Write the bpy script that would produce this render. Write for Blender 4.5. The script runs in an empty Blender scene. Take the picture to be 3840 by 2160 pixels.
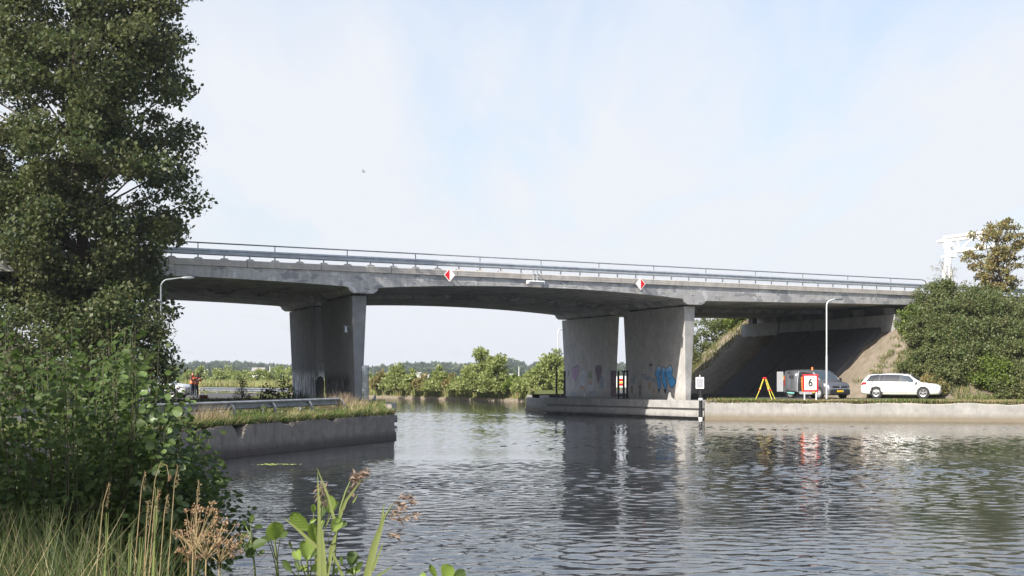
import bpy, bmesh, math, random
import numpy as np
from mathutils import Vector, Matrix, Quaternion

rnd = random.Random(7)
rng = np.random.default_rng(11)
scene = bpy.context.scene
C = scene.collection

# ---------------------------------------------------------------- camera
H = 2.62            # eye height above the water, metres
F = 5540.0          # focal length in pixels of the 3840 px wide photograph
HZ = 1402.0         # horizon row in the photograph
cam_d = bpy.data.cameras.new('camera')
cam = bpy.data.objects.new('camera', cam_d)
C.objects.link(cam)
cam.location = (0, 0, H)
cam.rotation_euler = (math.radians(90), 0, 0)
cam_d.sensor_width = 36.0
cam_d.lens = 36.0 * F / 3840.0
cam_d.shift_y = (HZ - 1080.0) / 3840.0
cam_d.clip_start = 0.1
cam_d.clip_end = 6000.0
scene.camera = cam

# ---------------------------------------------------------------- sun and sky
SUN_EL = math.radians(38.0)
LH = Vector((0.654, 0.756)).normalized()          # horizontal direction the sunlight travels
sun_d = bpy.data.lights.new('sun', 'SUN')
sun_d.energy = 3.9
sun_d.angle = math.radians(0.6)
sun_d.color = (1.0, 0.945, 0.86)
sun = bpy.data.objects.new('sun', sun_d)
C.objects.link(sun)
ld = Vector((LH.x * math.cos(SUN_EL), LH.y * math.cos(SUN_EL), -math.sin(SUN_EL)))
sun.rotation_euler = ld.to_track_quat('-Z', 'Y').to_euler()
sun.location = (-60, -60, 80)

world = bpy.data.worlds.new('World')
scene.world = world
world.use_nodes = True
wn = world.node_tree
wn.nodes.clear()
def wnode(t, **kw):
    n = wn.nodes.new(t)
    for k, v in kw.items():
        setattr(n, k, v)
    return n
w_out = wnode('ShaderNodeOutputWorld')
w_bg = wnode('ShaderNodeBackground')
w_bg.inputs['Strength'].default_value = 0.1
sky = wnode('ShaderNodeTexSky', sky_type='NISHITA')
sky.sun_disc = False
sky.sun_elevation = SUN_EL
sky.sun_rotation = math.atan2(-LH.x, -LH.y)
sky.altitude = 0
sky.air_density = 1.0
sky.dust_density = 2.2
sky.ozone_density = 2.2
# thin high cirrus: direction projected on a high flat layer
tc = wnode('ShaderNodeTexCoord')
sep = wnode('ShaderNodeSeparateXYZ')
wn.links.new(tc.outputs['Generated'], sep.inputs[0])
zc = wnode('ShaderNodeMath', operation='MAXIMUM'); zc.inputs[1].default_value = 0.0
wn.links.new(sep.outputs['Z'], zc.inputs[0])
za = wnode('ShaderNodeMath', operation='ADD'); za.inputs[1].default_value = 0.10
wn.links.new(zc.outputs[0], za.inputs[0])
dx = wnode('ShaderNodeMath', operation='DIVIDE'); dy = wnode('ShaderNodeMath', operation='DIVIDE')
wn.links.new(sep.outputs['X'], dx.inputs[0]); wn.links.new(za.outputs[0], dx.inputs[1])
wn.links.new(sep.outputs['Y'], dy.inputs[0]); wn.links.new(za.outputs[0], dy.inputs[1])
cmb = wnode('ShaderNodeCombineXYZ')
wn.links.new(dx.outputs[0], cmb.inputs[0]); wn.links.new(dy.outputs[0], cmb.inputs[1])
mp = wnode('ShaderNodeMapping')
mp.inputs['Rotation'].default_value = (0, 0, math.radians(28))
mp.inputs['Scale'].default_value = (1.25, 0.26, 1)
wn.links.new(cmb.outputs[0], mp.inputs[0])
nz = wnode('ShaderNodeTexNoise')
nz.inputs['Scale'].default_value = 1.7; nz.inputs['Detail'].default_value = 9
nz.inputs['Roughness'].default_value = 0.58; nz.inputs['Distortion'].default_value = 0.5
wn.links.new(mp.outputs[0], nz.inputs['Vector'])
rmp = wnode('ShaderNodeMapRange')
rmp.inputs['From Min'].default_value = 0.38; rmp.inputs['From Max'].default_value = 0.62
rmp.inputs['To Min'].default_value = 0.58; rmp.inputs['To Max'].default_value = 1.14
wn.links.new(nz.outputs['Fac'], rmp.inputs['Value'])
wmix = wnode('ShaderNodeMix', data_type='RGBA')
wmix.inputs['B'].default_value = (4.10, 4.25, 4.55, 1)
# the veil is thickest towards the horizon and thins out overhead
zen = wnode('ShaderNodeMapRange'); zen.inputs['From Min'].default_value = 0.0; zen.inputs['From Max'].default_value = 0.42
zen.inputs['To Min'].default_value = 1.6; zen.inputs['To Max'].default_value = 0.15
wn.links.new(zc.outputs[0], zen.inputs['Value'])
wmul = wnode('ShaderNodeMath', operation='MULTIPLY', use_clamp=True)
wn.links.new(rmp.outputs[0], wmul.inputs[0]); wn.links.new(zen.outputs[0], wmul.inputs[1])
wn.links.new(wmul.outputs[0], wmix.inputs['Factor'])
wn.links.new(sky.outputs[0], wmix.inputs['A'])
wn.links.new(wmix.outputs['Result'], w_bg.inputs['Color'])
wn.links.new(w_bg.outputs[0], w_out.inputs['Surface'])

vs = scene.view_settings
vs.view_transform = 'Standard'
vs.look = 'None'
vs.gamma = 1.0
vs.use_curve_mapping = False
vs.exposure = 1.08
scene.cycles.max_bounces = 7
scene.cycles.transparent_max_bounces = 6
scene.cycles.volume_bounces = 0
scene.cycles.use_denoising = True

# ---------------------------------------------------------------- helpers
def P(px, py, Y):
    return Vector(((px - 1920.0) / F * Y, Y, H + (HZ - py) / F * Y))

BX, BY = -8.17, 75.7                  # foot of the bridge's own axes
BB = (0.834, 0.5515)                  # along the deck
BP = (-0.5515, 0.834)                 # across the deck, away from the camera
BROT = math.atan2(0.5515, 0.834)
SK = 0.2644                           # the deck is skewed: far things shift along it
def BW(s, t, z=0.0):
    s = s + SK * max(t, 0.0)
    return Vector((BX + BB[0] * s + BP[0] * t, BY + BB[1] * s + BP[1] * t, z))
SKEW_ON = False

def tag(o, label=None, cat=None, group=None, kind=None):
    if label: o['label'] = label
    if cat: o['category'] = cat
    if group: o['group'] = group
    if kind: o['kind'] = kind
    return o

def empty(name, loc=(0, 0, 0), rz=0.0, label=None, cat=None, group=None):
    o = bpy.data.objects.new(name, None)
    C.objects.link(o)
    o.location = loc
    o.rotation_euler = (0, 0, rz)
    o.empty_display_size = 0.3
    return tag(o, label, cat, group)

def link(name, me, parent=None):
    o = bpy.data.objects.new(name, me)
    C.objects.link(o)
    if parent is not None:
        o.parent = parent
    return o

class MB:
    """collects shapes that end up as ONE mesh object"""
    def __init__(s):
        s.v = []; s.f = []; s.m = []
    def add(s, v, f, m=0):
        n = len(s.v)
        s.v += [tuple(p) for p in v]
        for q in f:
            s.f.append(tuple(i + n for i in q)); s.m.append(m)
        return s
    def box(s, c, d, rz=0.0, m=0, M=None):
        hx, hy, hz = d[0] / 2, d[1] / 2, d[2] / 2
        v = [Vector((x, y, z)) for z in (-hz, hz) for y in (-hy, hy) for x in (-hx, hx)]
        R = M if M is not None else Matrix.Rotation(rz, 3, 'Z')
        v = [R @ p + Vector(c) for p in v]
        f = [(0, 2, 3, 1), (4, 5, 7, 6), (0, 1, 5, 4), (2, 6, 7, 3), (0, 4, 6, 2), (1, 3, 7, 5)]
        return s.add(v, f, m)
    def hexa(s, v8, m=0):
        """v8: bottom 4 ccw then top 4 ccw"""
        return s.add(v8, [(3, 2, 1, 0), (4, 5, 6, 7), (0, 1, 5, 4), (1, 2, 6, 5), (2, 3, 7, 6), (3, 0, 4, 7)], m)
    def tube(s, pts, r, n=8, m=0, cap=True):
        pts = [Vector(p) for p in pts]
        rr = r if isinstance(r, (list, tuple)) else [r] * len(pts)
        rings = []
        up = Vector((0, 0, 1))
        a = None
        for i, p in enumerate(pts):
            t = (pts[min(i + 1, len(pts) - 1)] - pts[max(i - 1, 0)])
            if t.length < 1e-9: t = up.copy()
            t.normalize()
            if a is None:
                a = t.orthogonal().normalized()
            else:
                a = (a - t * a.dot(t))
                if a.length < 1e-6: a = t.orthogonal()
                a.normalize()
            b = t.cross(a)
            rings.append([p + (a * math.cos(2 * math.pi * k / n) + b * math.sin(2 * math.pi * k / n)) * rr[i] for k in range(n)])
        v = [q for ring in rings for q in ring]
        f = []
        for i in range(len(pts) - 1):
            for k in range(n):
                f.append((i * n + k, i * n + (k + 1) % n, (i + 1) * n + (k + 1) % n, (i + 1) * n + k))
        if cap:
            f.append(tuple(range(n - 1, -1, -1)))
            f.append(tuple((len(pts) - 1) * n + k for k in range(n)))
        return s.add(v, f, m)
    def lathe(s, prof, n=20, c=(0, 0, 0), axis='Z', m=0):
        v = []
        for (r, h) in prof:
            for k in range(n):
                a = 2 * math.pi * k / n
                x, y = r * math.cos(a), r * math.sin(a)
                if axis == 'Z': q = (x, y, h)
                elif axis == 'Y': q = (x, h, y)
                else: q = (h, x, y)
                v.append(Vector(q) + Vector(c))
        f = []
        for i in range(len(prof) - 1):
            for k in range(n):
                f.append((i * n + k, i * n + (k + 1) % n, (i + 1) * n + (k + 1) % n, (i + 1) * n + k))
        return s.add(v, f, m)
    def prism(s, poly, M, th, m=0):
        """poly 2D points, extruded by th along local z, placed by 4x4 M"""
        n = len(poly)
        v = [M @ Vector((x, y, 0)) for x, y in poly] + [M @ Vector((x, y, th)) for x, y in poly]
        f = [tuple(range(n - 1, -1, -1)), tuple(range(n, 2 * n))]
        for i in range(n):
            j = (i + 1) % n
            f.append((i, j, n + j, n + i))
        return s.add(v, f, m)
    def build(s, name, mats, parent=None, smooth=False, bevel=0.0, sharp=None):
        me = bpy.data.meshes.new(name)
        if SKEW_ON:
            s.v = [(q[0] + SK * max(q[1], 0.0), q[1], q[2]) for q in s.v]
        me.from_pydata(s.v, [], s.f)
        if not isinstance(mats, (list, tuple)): mats = [mats]
        for mt in mats: me.materials.append(mt)
        if len(mats) > 1:
            me.polygons.foreach_set('material_index', s.m)
        if smooth:
            me.polygons.foreach_set('use_smooth', [True] * len(me.polygons))
            if sharp is not None:
                me.set_sharp_from_angle(angle=math.radians(sharp))
        me.update()
        o = link(name, me, parent)
        if bevel > 0:
            b = o.modifiers.new('bevel', 'BEVEL')
            b.width = bevel; b.segments = 2; b.limit_method = 'ANGLE'
        return o

def np_mesh(name, V, Fc, mats, parent=None, smooth=False, mi=None):
    """big mesh from arrays; Fc is (n,3) or (n,4)"""
    V = np.asarray(V, dtype=np.float32); Fc = np.asarray(Fc, dtype=np.int32)
    me = bpy.data.meshes.new(name)
    me.vertices.add(len(V)); me.vertices.foreach_set('co', V.ravel())
    k = Fc.shape[1]
    me.loops.add(Fc.size); me.loops.foreach_set('vertex_index', Fc.ravel())
    me.polygons.add(len(Fc))
    me.polygons.foreach_set('loop_start', np.arange(len(Fc), dtype=np.int32) * k)
    me.polygons.foreach_set('loop_total', np.full(len(Fc), k, dtype=np.int32))
    if not isinstance(mats, (list, tuple)): mats = [mats]
    for mt in mats: me.materials.append(mt)
    if mi is not None:
        me.polygons.foreach_set('material_index', np.asarray(mi, dtype=np.int32))
    if smooth:
        me.polygons.foreach_set('use_smooth', np.ones(len(Fc), dtype=bool))
    me.update(calc_edges=True)
    return link(name, me, parent)

def unit(a):
    return a / np.maximum(np.linalg.norm(a, axis=-1, keepdims=True), 1e-9)

# leaf templates: x along the leaf, y across, z normal
LEAF4 = (np.array([[0, 0, 0], [.5, .33, .07], [1, 0, 0], [.5, -.33, .07]]), np.array([[0, 1, 2, 3]]))
LEAFN = (np.array([[0, 0, 0], [.5, .13, .03], [1, 0, -.06], [.5, -.13, .03]]), np.array([[0, 1, 2, 3]]))
_av = np.array([[0, 0, 0], [.35, 0, -.05], [.7, 0, -.05], [.97, 0, 0],
                [.12, .26, .03], [.42, .42, .05], [.76, .40, .05], [.97, .17, .02],
                [.12, -.26, .03], [.42, -.42, .05], [.76, -.40, .05], [.97, -.17, .02]])
_af = np.array([[0, 1, 5, 4], [1, 2, 6, 5], [2, 3, 7, 6], [0, 8, 9, 1], [1, 9, 10, 2], [2, 10, 11, 3]])
ALDER = (_av, _af)
def _leaf_tpl():
    xs = [0, .14, .28, .42, .56, .70, .84, .95]; ws = [.02, .22, .36, .44, .47, .44, .34, .16]
    v = []
    for i, (x, w) in enumerate(zip(xs, ws)):
        zz = .035 if i % 2 else 0.0
        bend = -.16 * (x - .35) ** 2
        v += [[x, w, .10 * w + zz + bend + .03], [x + .02, w * .5, zz * .6 + .02 + bend], [x - (.05 if i == 7 else 0), 0, bend - .03], [x + .02, -w * .5, zz * .6 + .02 + bend], [x, -w, .10 * w + zz + bend + .03]]
    f = [[i * 5 + k, i * 5 + k + 1, (i + 1) * 5 + k + 1, (i + 1) * 5 + k] for i in range(7) for k in range(4)]
    return np.array(v), np.array(f)
ALDER_FINE = _leaf_tpl()
OVAL = (np.array([[0, 0, 0], [.30, .25, .05], [.72, .27, .04], [1, 0, -.05], [.72, -.27, .04], [.30, -.25, .05], [.5, 0, -.04]]), np.array([[0, 6, 2, 1], [6, 3, 2, 2], [0, 5, 4, 6], [6, 4, 3, 3]]))
OVAL = (np.array([[0, 0, 0], [.30, .25, .05], [.72, .27, .04], [1, 0, -.05], [.72, -.27, .04], [.30, -.25, .05], [.34, 0, -.04], [.7, 0, -.05]]), np.array([[0, 6, 1, 1], [6, 7, 2, 1], [7, 3, 3, 2], [0, 5, 5, 6], [6, 5, 4, 7], [7, 4, 4, 3]]))
OVAL = (OVAL[0], np.array([[0, 6, 1], [6, 7, 1], [7, 2, 1], [7, 3, 2], [0, 5, 6], [6, 5, 7], [5, 4, 7], [7, 4, 3]]))

def scatter(tpl, pos, ax, nrm, size):
    """copies of a template: pos (n,3), ax leaf axis, nrm leaf normal, size (n,)"""
    tv, tf = tpl
    ax = unit(ax)
    nrm = unit(nrm - ax * np.sum(ax * nrm, axis=1, keepdims=True))
    bi = np.cross(nrm, ax)
    V = (pos[:, None, :] + size[:, None, None] * (tv[None, :, 0:1] * ax[:, None, :] + tv[None, :, 1:2] * bi[:, None, :] + tv[None, :, 2:3] * nrm[:, None, :]))
    n, k = len(pos), len(tv)
    Fc = (tf[None, :, :] + (np.arange(n) * k)[:, None, None]).reshape(-1, tf.shape[1])
    return V.reshape(-1, 3), Fc

def leaves(centers, r, per, size, up=0.5, flat=0.75, droop=0.0, tpl=LEAF4, out=None, jit=0.35, axis_bias=None):
    """leaf clumps round the given centres"""
    centers = np.asarray(centers, dtype=float)
    n = len(centers) * per
    idx = np.repeat(np.arange(len(centers)), per)
    rr = np.asarray(r, dtype=float)
    rr = rr[idx] if rr.ndim else np.full(n, float(rr))
    d = unit(rng.normal(size=(n, 3))) * (rng.random((n, 1)) ** 0.45)
    d[:, 2] *= flat
    pos = centers[idx] + d * rr[:, None]
    nrm = rng.normal(size=(n, 3)) * 0.75 + d * 0.5
    nrm[:, 2] += up
    ax = rng.normal(size=(n, 3)); ax[:, 2] -= droop
    if axis_bias is not None: ax += np.asarray(axis_bias)
    sz = size * (1 + jit * (rng.random(n) * 2 - 1))
    return scatter(tpl, pos, ax, nrm, sz)

def grass_mesh(name, pts, hts, mats, wid=0.012, lean=0.35, bias=(0, 0), parent=None, mi=None):
    """one bent blade (two quads) at every point"""
    pts = np.asarray(pts, float); n = len(pts)
    hts = np.asarray(hts, float)
    a = rng.random(n) * 2 * np.pi
    lx = np.cos(a) * lean * hts * rng.random(n) + bias[0] * hts
    ly = np.sin(a) * lean * hts * rng.random(n) + bias[1] * hts
    b = rng.random(n) * np.pi
    wx, wy = np.cos(b) * wid, np.sin(b) * wid
    V = np.zeros((n, 6, 3))
    for k, (fh, fl, fw) in enumerate(((0, 0, 1), (.55, .3, .8), (1, 1, .12))):
        for j, sg in ((0, -1), (1, 1)):
            V[:, 2 * k + j, 0] = pts[:, 0] + lx * fl + sg * wx * fw
            V[:, 2 * k + j, 1] = pts[:, 1] + ly * fl + sg * wy * fw
            V[:, 2 * k + j, 2] = pts[:, 2] + hts * fh
    q = np.array([[0, 1, 3, 2], [2, 3, 5, 4]])
    Fc = (q[None] + (np.arange(n) * 6)[:, None, None]).reshape(-1, 4)
    m2 = None if mi is None else np.repeat(mi, 2)
    return np_mesh(name, V.reshape(-1, 3), Fc, mats, parent, mi=m2)

# ---------------------------------------------------------------- materials
def new_mat(name):
    m = bpy.data.materials.new(name)
    m.use_nodes = True
    nt = m.node_tree
    b = nt.nodes['Principled BSDF']
    return m, nt, b

def N(nt, t, **kw):
    n = nt.nodes.new(t)
    for k, v in kw.items():
        if k.startswith('i_'):
            n.inputs[k[2:].replace('_', ' ')].default_value = v
        else:
            setattr(n, k, v)
    return n

def noise(nt, vec, scale, detail=4, rough=0.55, sc=(1, 1, 1), dist=0.0):
    mp = N(nt, 'ShaderNodeMapping'); mp.inputs['Scale'].default_value = sc
    nt.links.new(vec, mp.inputs[0])
    n = N(nt, 'ShaderNodeTexNoise')
    n.inputs['Scale'].default_value = scale; n.inputs['Detail'].default_value = detail
    n.inputs['Roughness'].default_value = rough; n.inputs['Distortion'].default_value = dist
    nt.links.new(mp.outputs[0], n.inputs['Vector'])
    return n.outputs['Fac']

def ramp(nt, fac, lo, hi, a=0.0, b=1.0):
    r = N(nt, 'ShaderNodeMapRange')
    r.inputs['From Min'].default_value = lo; r.inputs['From Max'].default_value = hi
    r.inputs['To Min'].default_value = a; r.inputs['To Max'].default_value = b
    nt.links.new(fac, r.inputs['Value'])
    return r.outputs[0]

def mixc(nt, fac, a, b):
    m = N(nt, 'ShaderNodeMix', data_type='RGBA')
    for key, val in (('A', a), ('B', b)):
        if isinstance(val, (tuple, list)):
            m.inputs[key].default_value = (*val[:3], 1)
        else:
            nt.links.new(val, m.inputs[key])
    if isinstance(fac, (int, float)): m.inputs['Factor'].default_value = fac
    else: nt.links.new(fac, m.inputs['Factor'])
    return m.outputs['Result']

def math_n(nt, op, a, b=None):
    m = N(nt, 'ShaderNodeMath', operation=op)
    for i, v in enumerate((a, b)):
        if v is None: continue
        if isinstance(v, (int, float)): m.inputs[i].default_value = v
        else: nt.links.new(v, m.inputs[i])
    return m.outputs[0]

def bump(nt, b, h, strength=0.3, dist=0.02):
    n = N(nt, 'ShaderNodeBump')
    n.inputs['Strength'].default_value = strength; n.inputs['Distance'].default_value = dist
    nt.links.new(h, n.inputs['Height'])
    nt.links.new(n.outputs[0], b.inputs['Normal'])

def plain(name, col, rough=0.5, metal=0.0, spec=0.5, var=0.0, vscale=6.0, coat=0.0):
    m, nt, b = new_mat(name)
    b.inputs['Roughness'].default_value = rough
    b.inputs['Metallic'].default_value = metal
    b.inputs['Specular IOR Level'].default_value = spec
    b.inputs['Coat Weight'].default_value = coat
    tcn = N(nt, 'ShaderNodeTexCoord')
    f = noise(nt, tcn.outputs['Object'], vscale, 4)
    lo = tuple(c * (1 - var) for c in col); hi = tuple(min(1, c * (1 + var)) for c in col)
    nt.links.new(mixc(nt, ramp(nt, f, .3, .7), lo, hi), b.inputs['Base Color'])
    return m

def concrete(name, base, warm=(0, 0, 0), patch=0.0, boards=0.0, streak=0.3, lowstain=None, lowcol=(.1, .08, .06), extra=None):
    m, nt, b = new_mat(name)
    tcn = N(nt, 'ShaderNodeTexCoord'); v = tcn.outputs['Object']
    big = noise(nt, v, 0.55, 5, 0.6)
    mid = noise(nt, v, 2.3, 5, 0.6)
    fine = noise(nt, v, 26.0, 3, 0.6)
    c0 = tuple(x * 0.74 for x in base); c1 = tuple(min(1, x * 1.2 + w) for x, w in zip(base, warm))
    col = mixc(nt, ramp(nt, mid, .25, .75), c0, c1)
    col = mixc(nt, ramp(nt, big, .35, .68, 0, .45), col, tuple(x * 0.66 for x in base))
    if patch > 0:     # painted-over rectangles and pale wash
        pn = noise(nt, v, 0.9, 3, 0.5, (1, 1, 2.0), 0.6)
        col = mixc(nt, ramp(nt, pn, .55, .57, 0, patch), col, (base[0] * .52, base[1] * .54, base[2] * .58))
        pn2 = noise(nt, v, 1.6, 4, 0.6, (0.8, 1, 1.4), 0.3)
        col = mixc(nt, ramp(nt, pn2, .60, .64, 0, patch * .7), col, tuple(min(.75, x * 1.45) for x in base))
    st = noise(nt, v, 3.2, 5, 0.7, (1.6, 1.6, 0.12))
    col = mixc(nt, ramp(nt, st, .52, .8, 0, streak), col, tuple(x * 0.3 for x in base))
    hgt = math_n(nt, 'ADD', math_n(nt, 'MULTIPLY', fine, .5), mid)
    if boards > 0:
        sp = N(nt, 'ShaderNodeSeparateXYZ'); nt.links.new(v, sp.inputs[0])
        bz = math_n(nt, 'FRACT', math_n(nt, 'MULTIPLY', sp.outputs['Z'], 1 / 0.11))
        ln = ramp(nt, bz, 0.0, 0.14, 1, 0)
        col = mixc(nt, math_n(nt, 'MULTIPLY', ln, boards), col, tuple(x * 0.5 for x in base))
        hgt = math_n(nt, 'SUBTRACT', hgt, ln)
    if lowstain:
        z0, z1 = lowstain
        sp = N(nt, 'ShaderNodeSeparateXYZ'); nt.links.new(v, sp.inputs[0])
        zz = math_n(nt, 'ADD', sp.outputs['Z'], math_n(nt, 'MULTIPLY', math_n(nt, 'SUBTRACT', st, .5), (z1 - z0) * 1.1))
        col = mixc(nt, ramp(nt, zz, z0, z1, .82, 0), col, lowcol)
    if extra:
        col = extra(nt, v, col)
    nt.links.new(col, b.inputs['Base Color'])
    b.inputs['Roughness'].default_value = 0.88
    b.inputs['Specular IOR Level'].default_value = 0.25
    bump(nt, b, hgt, 0.35, 0.03)
    return m

def leafmat(name, cols, trans=0.35, rough=0.5, spec=0.35, veins=False):
    """cols: list of colours that single leaves pick from"""
    m, nt, b = new_mat(name)
    g = N(nt, 'ShaderNodeNewGeometry')
    cr = N(nt, 'ShaderNodeValToRGB')
    el = cr.color_ramp.elements
    while len(el) < len(cols): el.new(0.5)
    for i, c in enumerate(cols):
        el[i].position = i / max(1, len(cols) - 1); el[i].color = (*c, 1)
    nt.links.new(g.outputs['Random Per Island'], cr.inputs[0])
    col = cr.outputs[0]
    tcn = N(nt, 'ShaderNodeTexCoord')
    f = noise(nt, tcn.outputs['Object'], 0.9 if not veins else 30, 3)
    col = mixc(nt, ramp(nt, f, .3, .7, 0, .35), col, tuple(x * .6 for x in cols[0]))
    if not veins:
        f2 = noise(nt, tcn.outputs['Object'], 0.33, 3)
        col = mixc(nt, ramp(nt, f2, .48, .68, 0, .45), col, tuple(min(1, x * 1.2) for x in cols[-2]))
    else:       # side veins run off the midrib
        sp = N(nt, 'ShaderNodeSeparateXYZ'); nt.links.new(tcn.outputs['Object'], sp.inputs[0])
        ay = math_n(nt, 'ABSOLUTE', sp.outputs['Y'])
        w_ = math_n(nt, 'SINE', math_n(nt, 'MULTIPLY', math_n(nt, 'SUBTRACT', sp.outputs['X'], math_n(nt, 'MULTIPLY', ay, .75)), 44.0))
        vein = math_n(nt, 'MAXIMUM', ramp(nt, w_, .55, .95), ramp(nt, ay, .0, .022, 1, 0))
        col = mixc(nt, math_n(nt, 'MULTIPLY', vein, .22), col, tuple(min(1, x * 1.5) for x in cols[1]))
        bump(nt, b, w_, .15, .02)
    nt.links.new(col, b.inputs['Base Color'])
    b.inputs['Roughness'].default_value = rough
    b.inputs['Specular IOR Level'].default_value = spec
    tr = N(nt, 'ShaderNodeBsdfTranslucent')
    hs = N(nt, 'ShaderNodeHueSaturation'); hs.inputs['Saturation'].default_value = 1.1; hs.inputs['Value'].default_value = 1.5
    nt.links.new(col, hs.inputs['Color']); nt.links.new(hs.outputs[0], tr.inputs['Color'])
    mx = N(nt, 'ShaderNodeMixShader'); mx.inputs[0].default_value = trans
    nt.links.new(b.outputs[0], mx.inputs[1]); nt.links.new(tr.outputs[0], mx.inputs[2])
    nt.links.new(mx.outputs[0], nt.nodes['Material Output'].inputs['Surface'])
    return m

def groundmat(name, a, bcol, scale=1.2, c=None):
    m, nt, b = new_mat(name)
    tcn = N(nt, 'ShaderNodeTexCoord'); v = tcn.outputs['Object']
    f1 = noise(nt, v, scale, 6, .65); f2 = noise(nt, v, scale * 9, 4, .6)
    col = mixc(nt, ramp(nt, f1, .35, .65), a, bcol)
    col = mixc(nt, ramp(nt, f2, .3, .75, 0, .55), col, tuple(x * .5 for x in a) if c is None else c)
    nt.links.new(col, b.inputs['Base Color'])
    b.inputs['Roughness'].default_value = 0.95
    b.inputs['Specular IOR Level'].default_value = 0.1
    bump(nt, b, math_n(nt, 'ADD', f1, f2), 0.7, 0.06)
    return m

# left columns: soot and pale wash near the foot, running down in streaks
def soot(nt, v, col):
    sp = N(nt, 'ShaderNodeSeparateXYZ'); nt.links.new(v, sp.inputs[0])
    z = sp.outputs['Z']
    run = noise(nt, v, 2.2, 6, .7, (1.2, 1.2, .28))
    m1 = math_n(nt, 'MULTIPLY', ramp(nt, math_n(nt, 'ADD', z, math_n(nt, 'MULTIPLY', run, 1.4)), 3.15, 3.6, 1, 0), ramp(nt, run, .43, .50))
    far = ramp(nt, sp.outputs['Y'], 8.3, 8.9)
    col = mixc(nt, math_n(nt, 'MULTIPLY', m1, math_n(nt, 'MULTIPLY', far, .97)), col, (.86, .86, .87))
    near = math_n(nt, 'SUBTRACT', 1.0, far)
    bl = noise(nt, v, 3.4, 6, .7, (1.6, 1.6, .5))
    lim = ramp(nt, sp.outputs['Y'], 0.9, 1.6)
    m2 = math_n(nt, 'MULTIPLY', ramp(nt, math_n(nt, 'ADD', z, bl), 2.9, 3.4, 1, 0), ramp(nt, bl, .38, .55))
    return mixc(nt, math_n(nt, 'MULTIPLY', m2, math_n(nt, 'MULTIPLY', math_n(nt, 'MULTIPLY', near, lim), .9)), col, (.02, .02, .024))

M = {}
M['fascia'] = concrete('concrete_fascia', (.53, .515, .50), patch=.85, boards=.45, streak=.65)
M['edge'] = concrete('concrete_edge_beam', (.55, .51, .46), boards=.18, streak=.5)
M['column'] = concrete('concrete_column', (.50, .48, .455), streak=.35, lowstain=(.7, 1.5), lowcol=(.16, .15, .13))
M['column_dark'] = concrete('concrete_column_shaded_sooty', (.27, .27, .27), streak=.3, extra=soot)  # base darkened for the left pair's shade; soot and wash are stains
M['soffit'] = M['fascia']
M['footing'] = concrete('concrete_footing', (.38, .37, .355), boards=.0, streak=.4, lowstain=(-.1, .35), lowcol=(.05, .045, .04))
M['quay'] = concrete('concrete_quay', (.34, .325, .30), streak=.55, lowstain=(.16, .48), lowcol=(.17, .135, .085))
M['quay_dark'] = concrete('concrete_quay_shaded', (.30, .26, .222), streak=.8, patch=.3, lowstain=(.12, .4), lowcol=(.07, .055, .045))  # left wall's shade worked into the base; streaks and waterline are stains
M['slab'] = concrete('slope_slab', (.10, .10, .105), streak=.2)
M['block'] = concrete('abutment_block', (.34, .335, .33), streak=.4)
M['bearing'] = plain('rubber_bearing', (.03, .03, .03), .8)
M['galv'] = plain('galvanised_steel', (.46, .49, .52), .45, .35, var=.18, vscale=3)
M['galv_dark'] = plain('weathered_steel', (.22, .235, .255), .5, .4, var=.2, vscale=3)
M['white_paint'] = plain('white_paint', (.82, .82, .80), .35, var=.03)
M['red_paint'] = plain('red_paint', (.62, .012, .022), .4, var=.05)
M['black_paint'] = plain('black_paint', (.015, .015, .017), .45, var=.2)
M['lamp_paint'] = plain('lamp_pole_paint', (.55, .57, .58), .4, .2, var=.08)
M['lamp_dark'] = plain('lamp_pole_grey_green', (.20, .22, .23), .45, .3, var=.1)
M['galv_old'] = plain('old_galvanised_steel', (.24, .245, .255), .7, .1, var=.25, vscale=2)
M['yellow'] = plain('yellow_paint', (.78, .66, .04), .45, var=.08)
M['orange'] = plain('hi_vis_orange', (.95, .15, .02), .6, var=.08)
M['silver_tape'] = plain('reflective_tape', (.55, .55, .52), .3, .3)
M['asphalt'] = groundmat('asphalt', (.10, .10, .105), (.15, .147, .14), 3)
M['soil'] = groundmat('sandy_soil', (.27, .225, .18), (.17, .145, .10), 1.6)
M['turf'] = groundmat('turf', (.085, .115, .03), (.16, .15, .06), .8)
M['field'] = groundmat('field', (.12, .19, .06), (.17, .21, .09), .03)
M['mud'] = groundmat('bank_mud', (.06, .055, .03), (.09, .075, .04), 1.5)
M['bark'] = groundmat('bark', (.10, .08, .06), (.16, .13, .10), 6)
M['wood'] = groundmat('weathered_wood', (.30, .25, .19), (.20, .17, .13), 3)
# ================================================================ the setting
def sheet(name, poly, z, mat, kind='structure', th=0.0):
    mb = MB()
    n = len(poly)
    mb.add([(x, y, z) for x, y in poly], [tuple(range(n))])
    o = mb.build(name, mat)
    if o.data.polygons[0].normal.z < 0: o.data.flip_normals()
    return tag(o, kind=kind)

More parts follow.
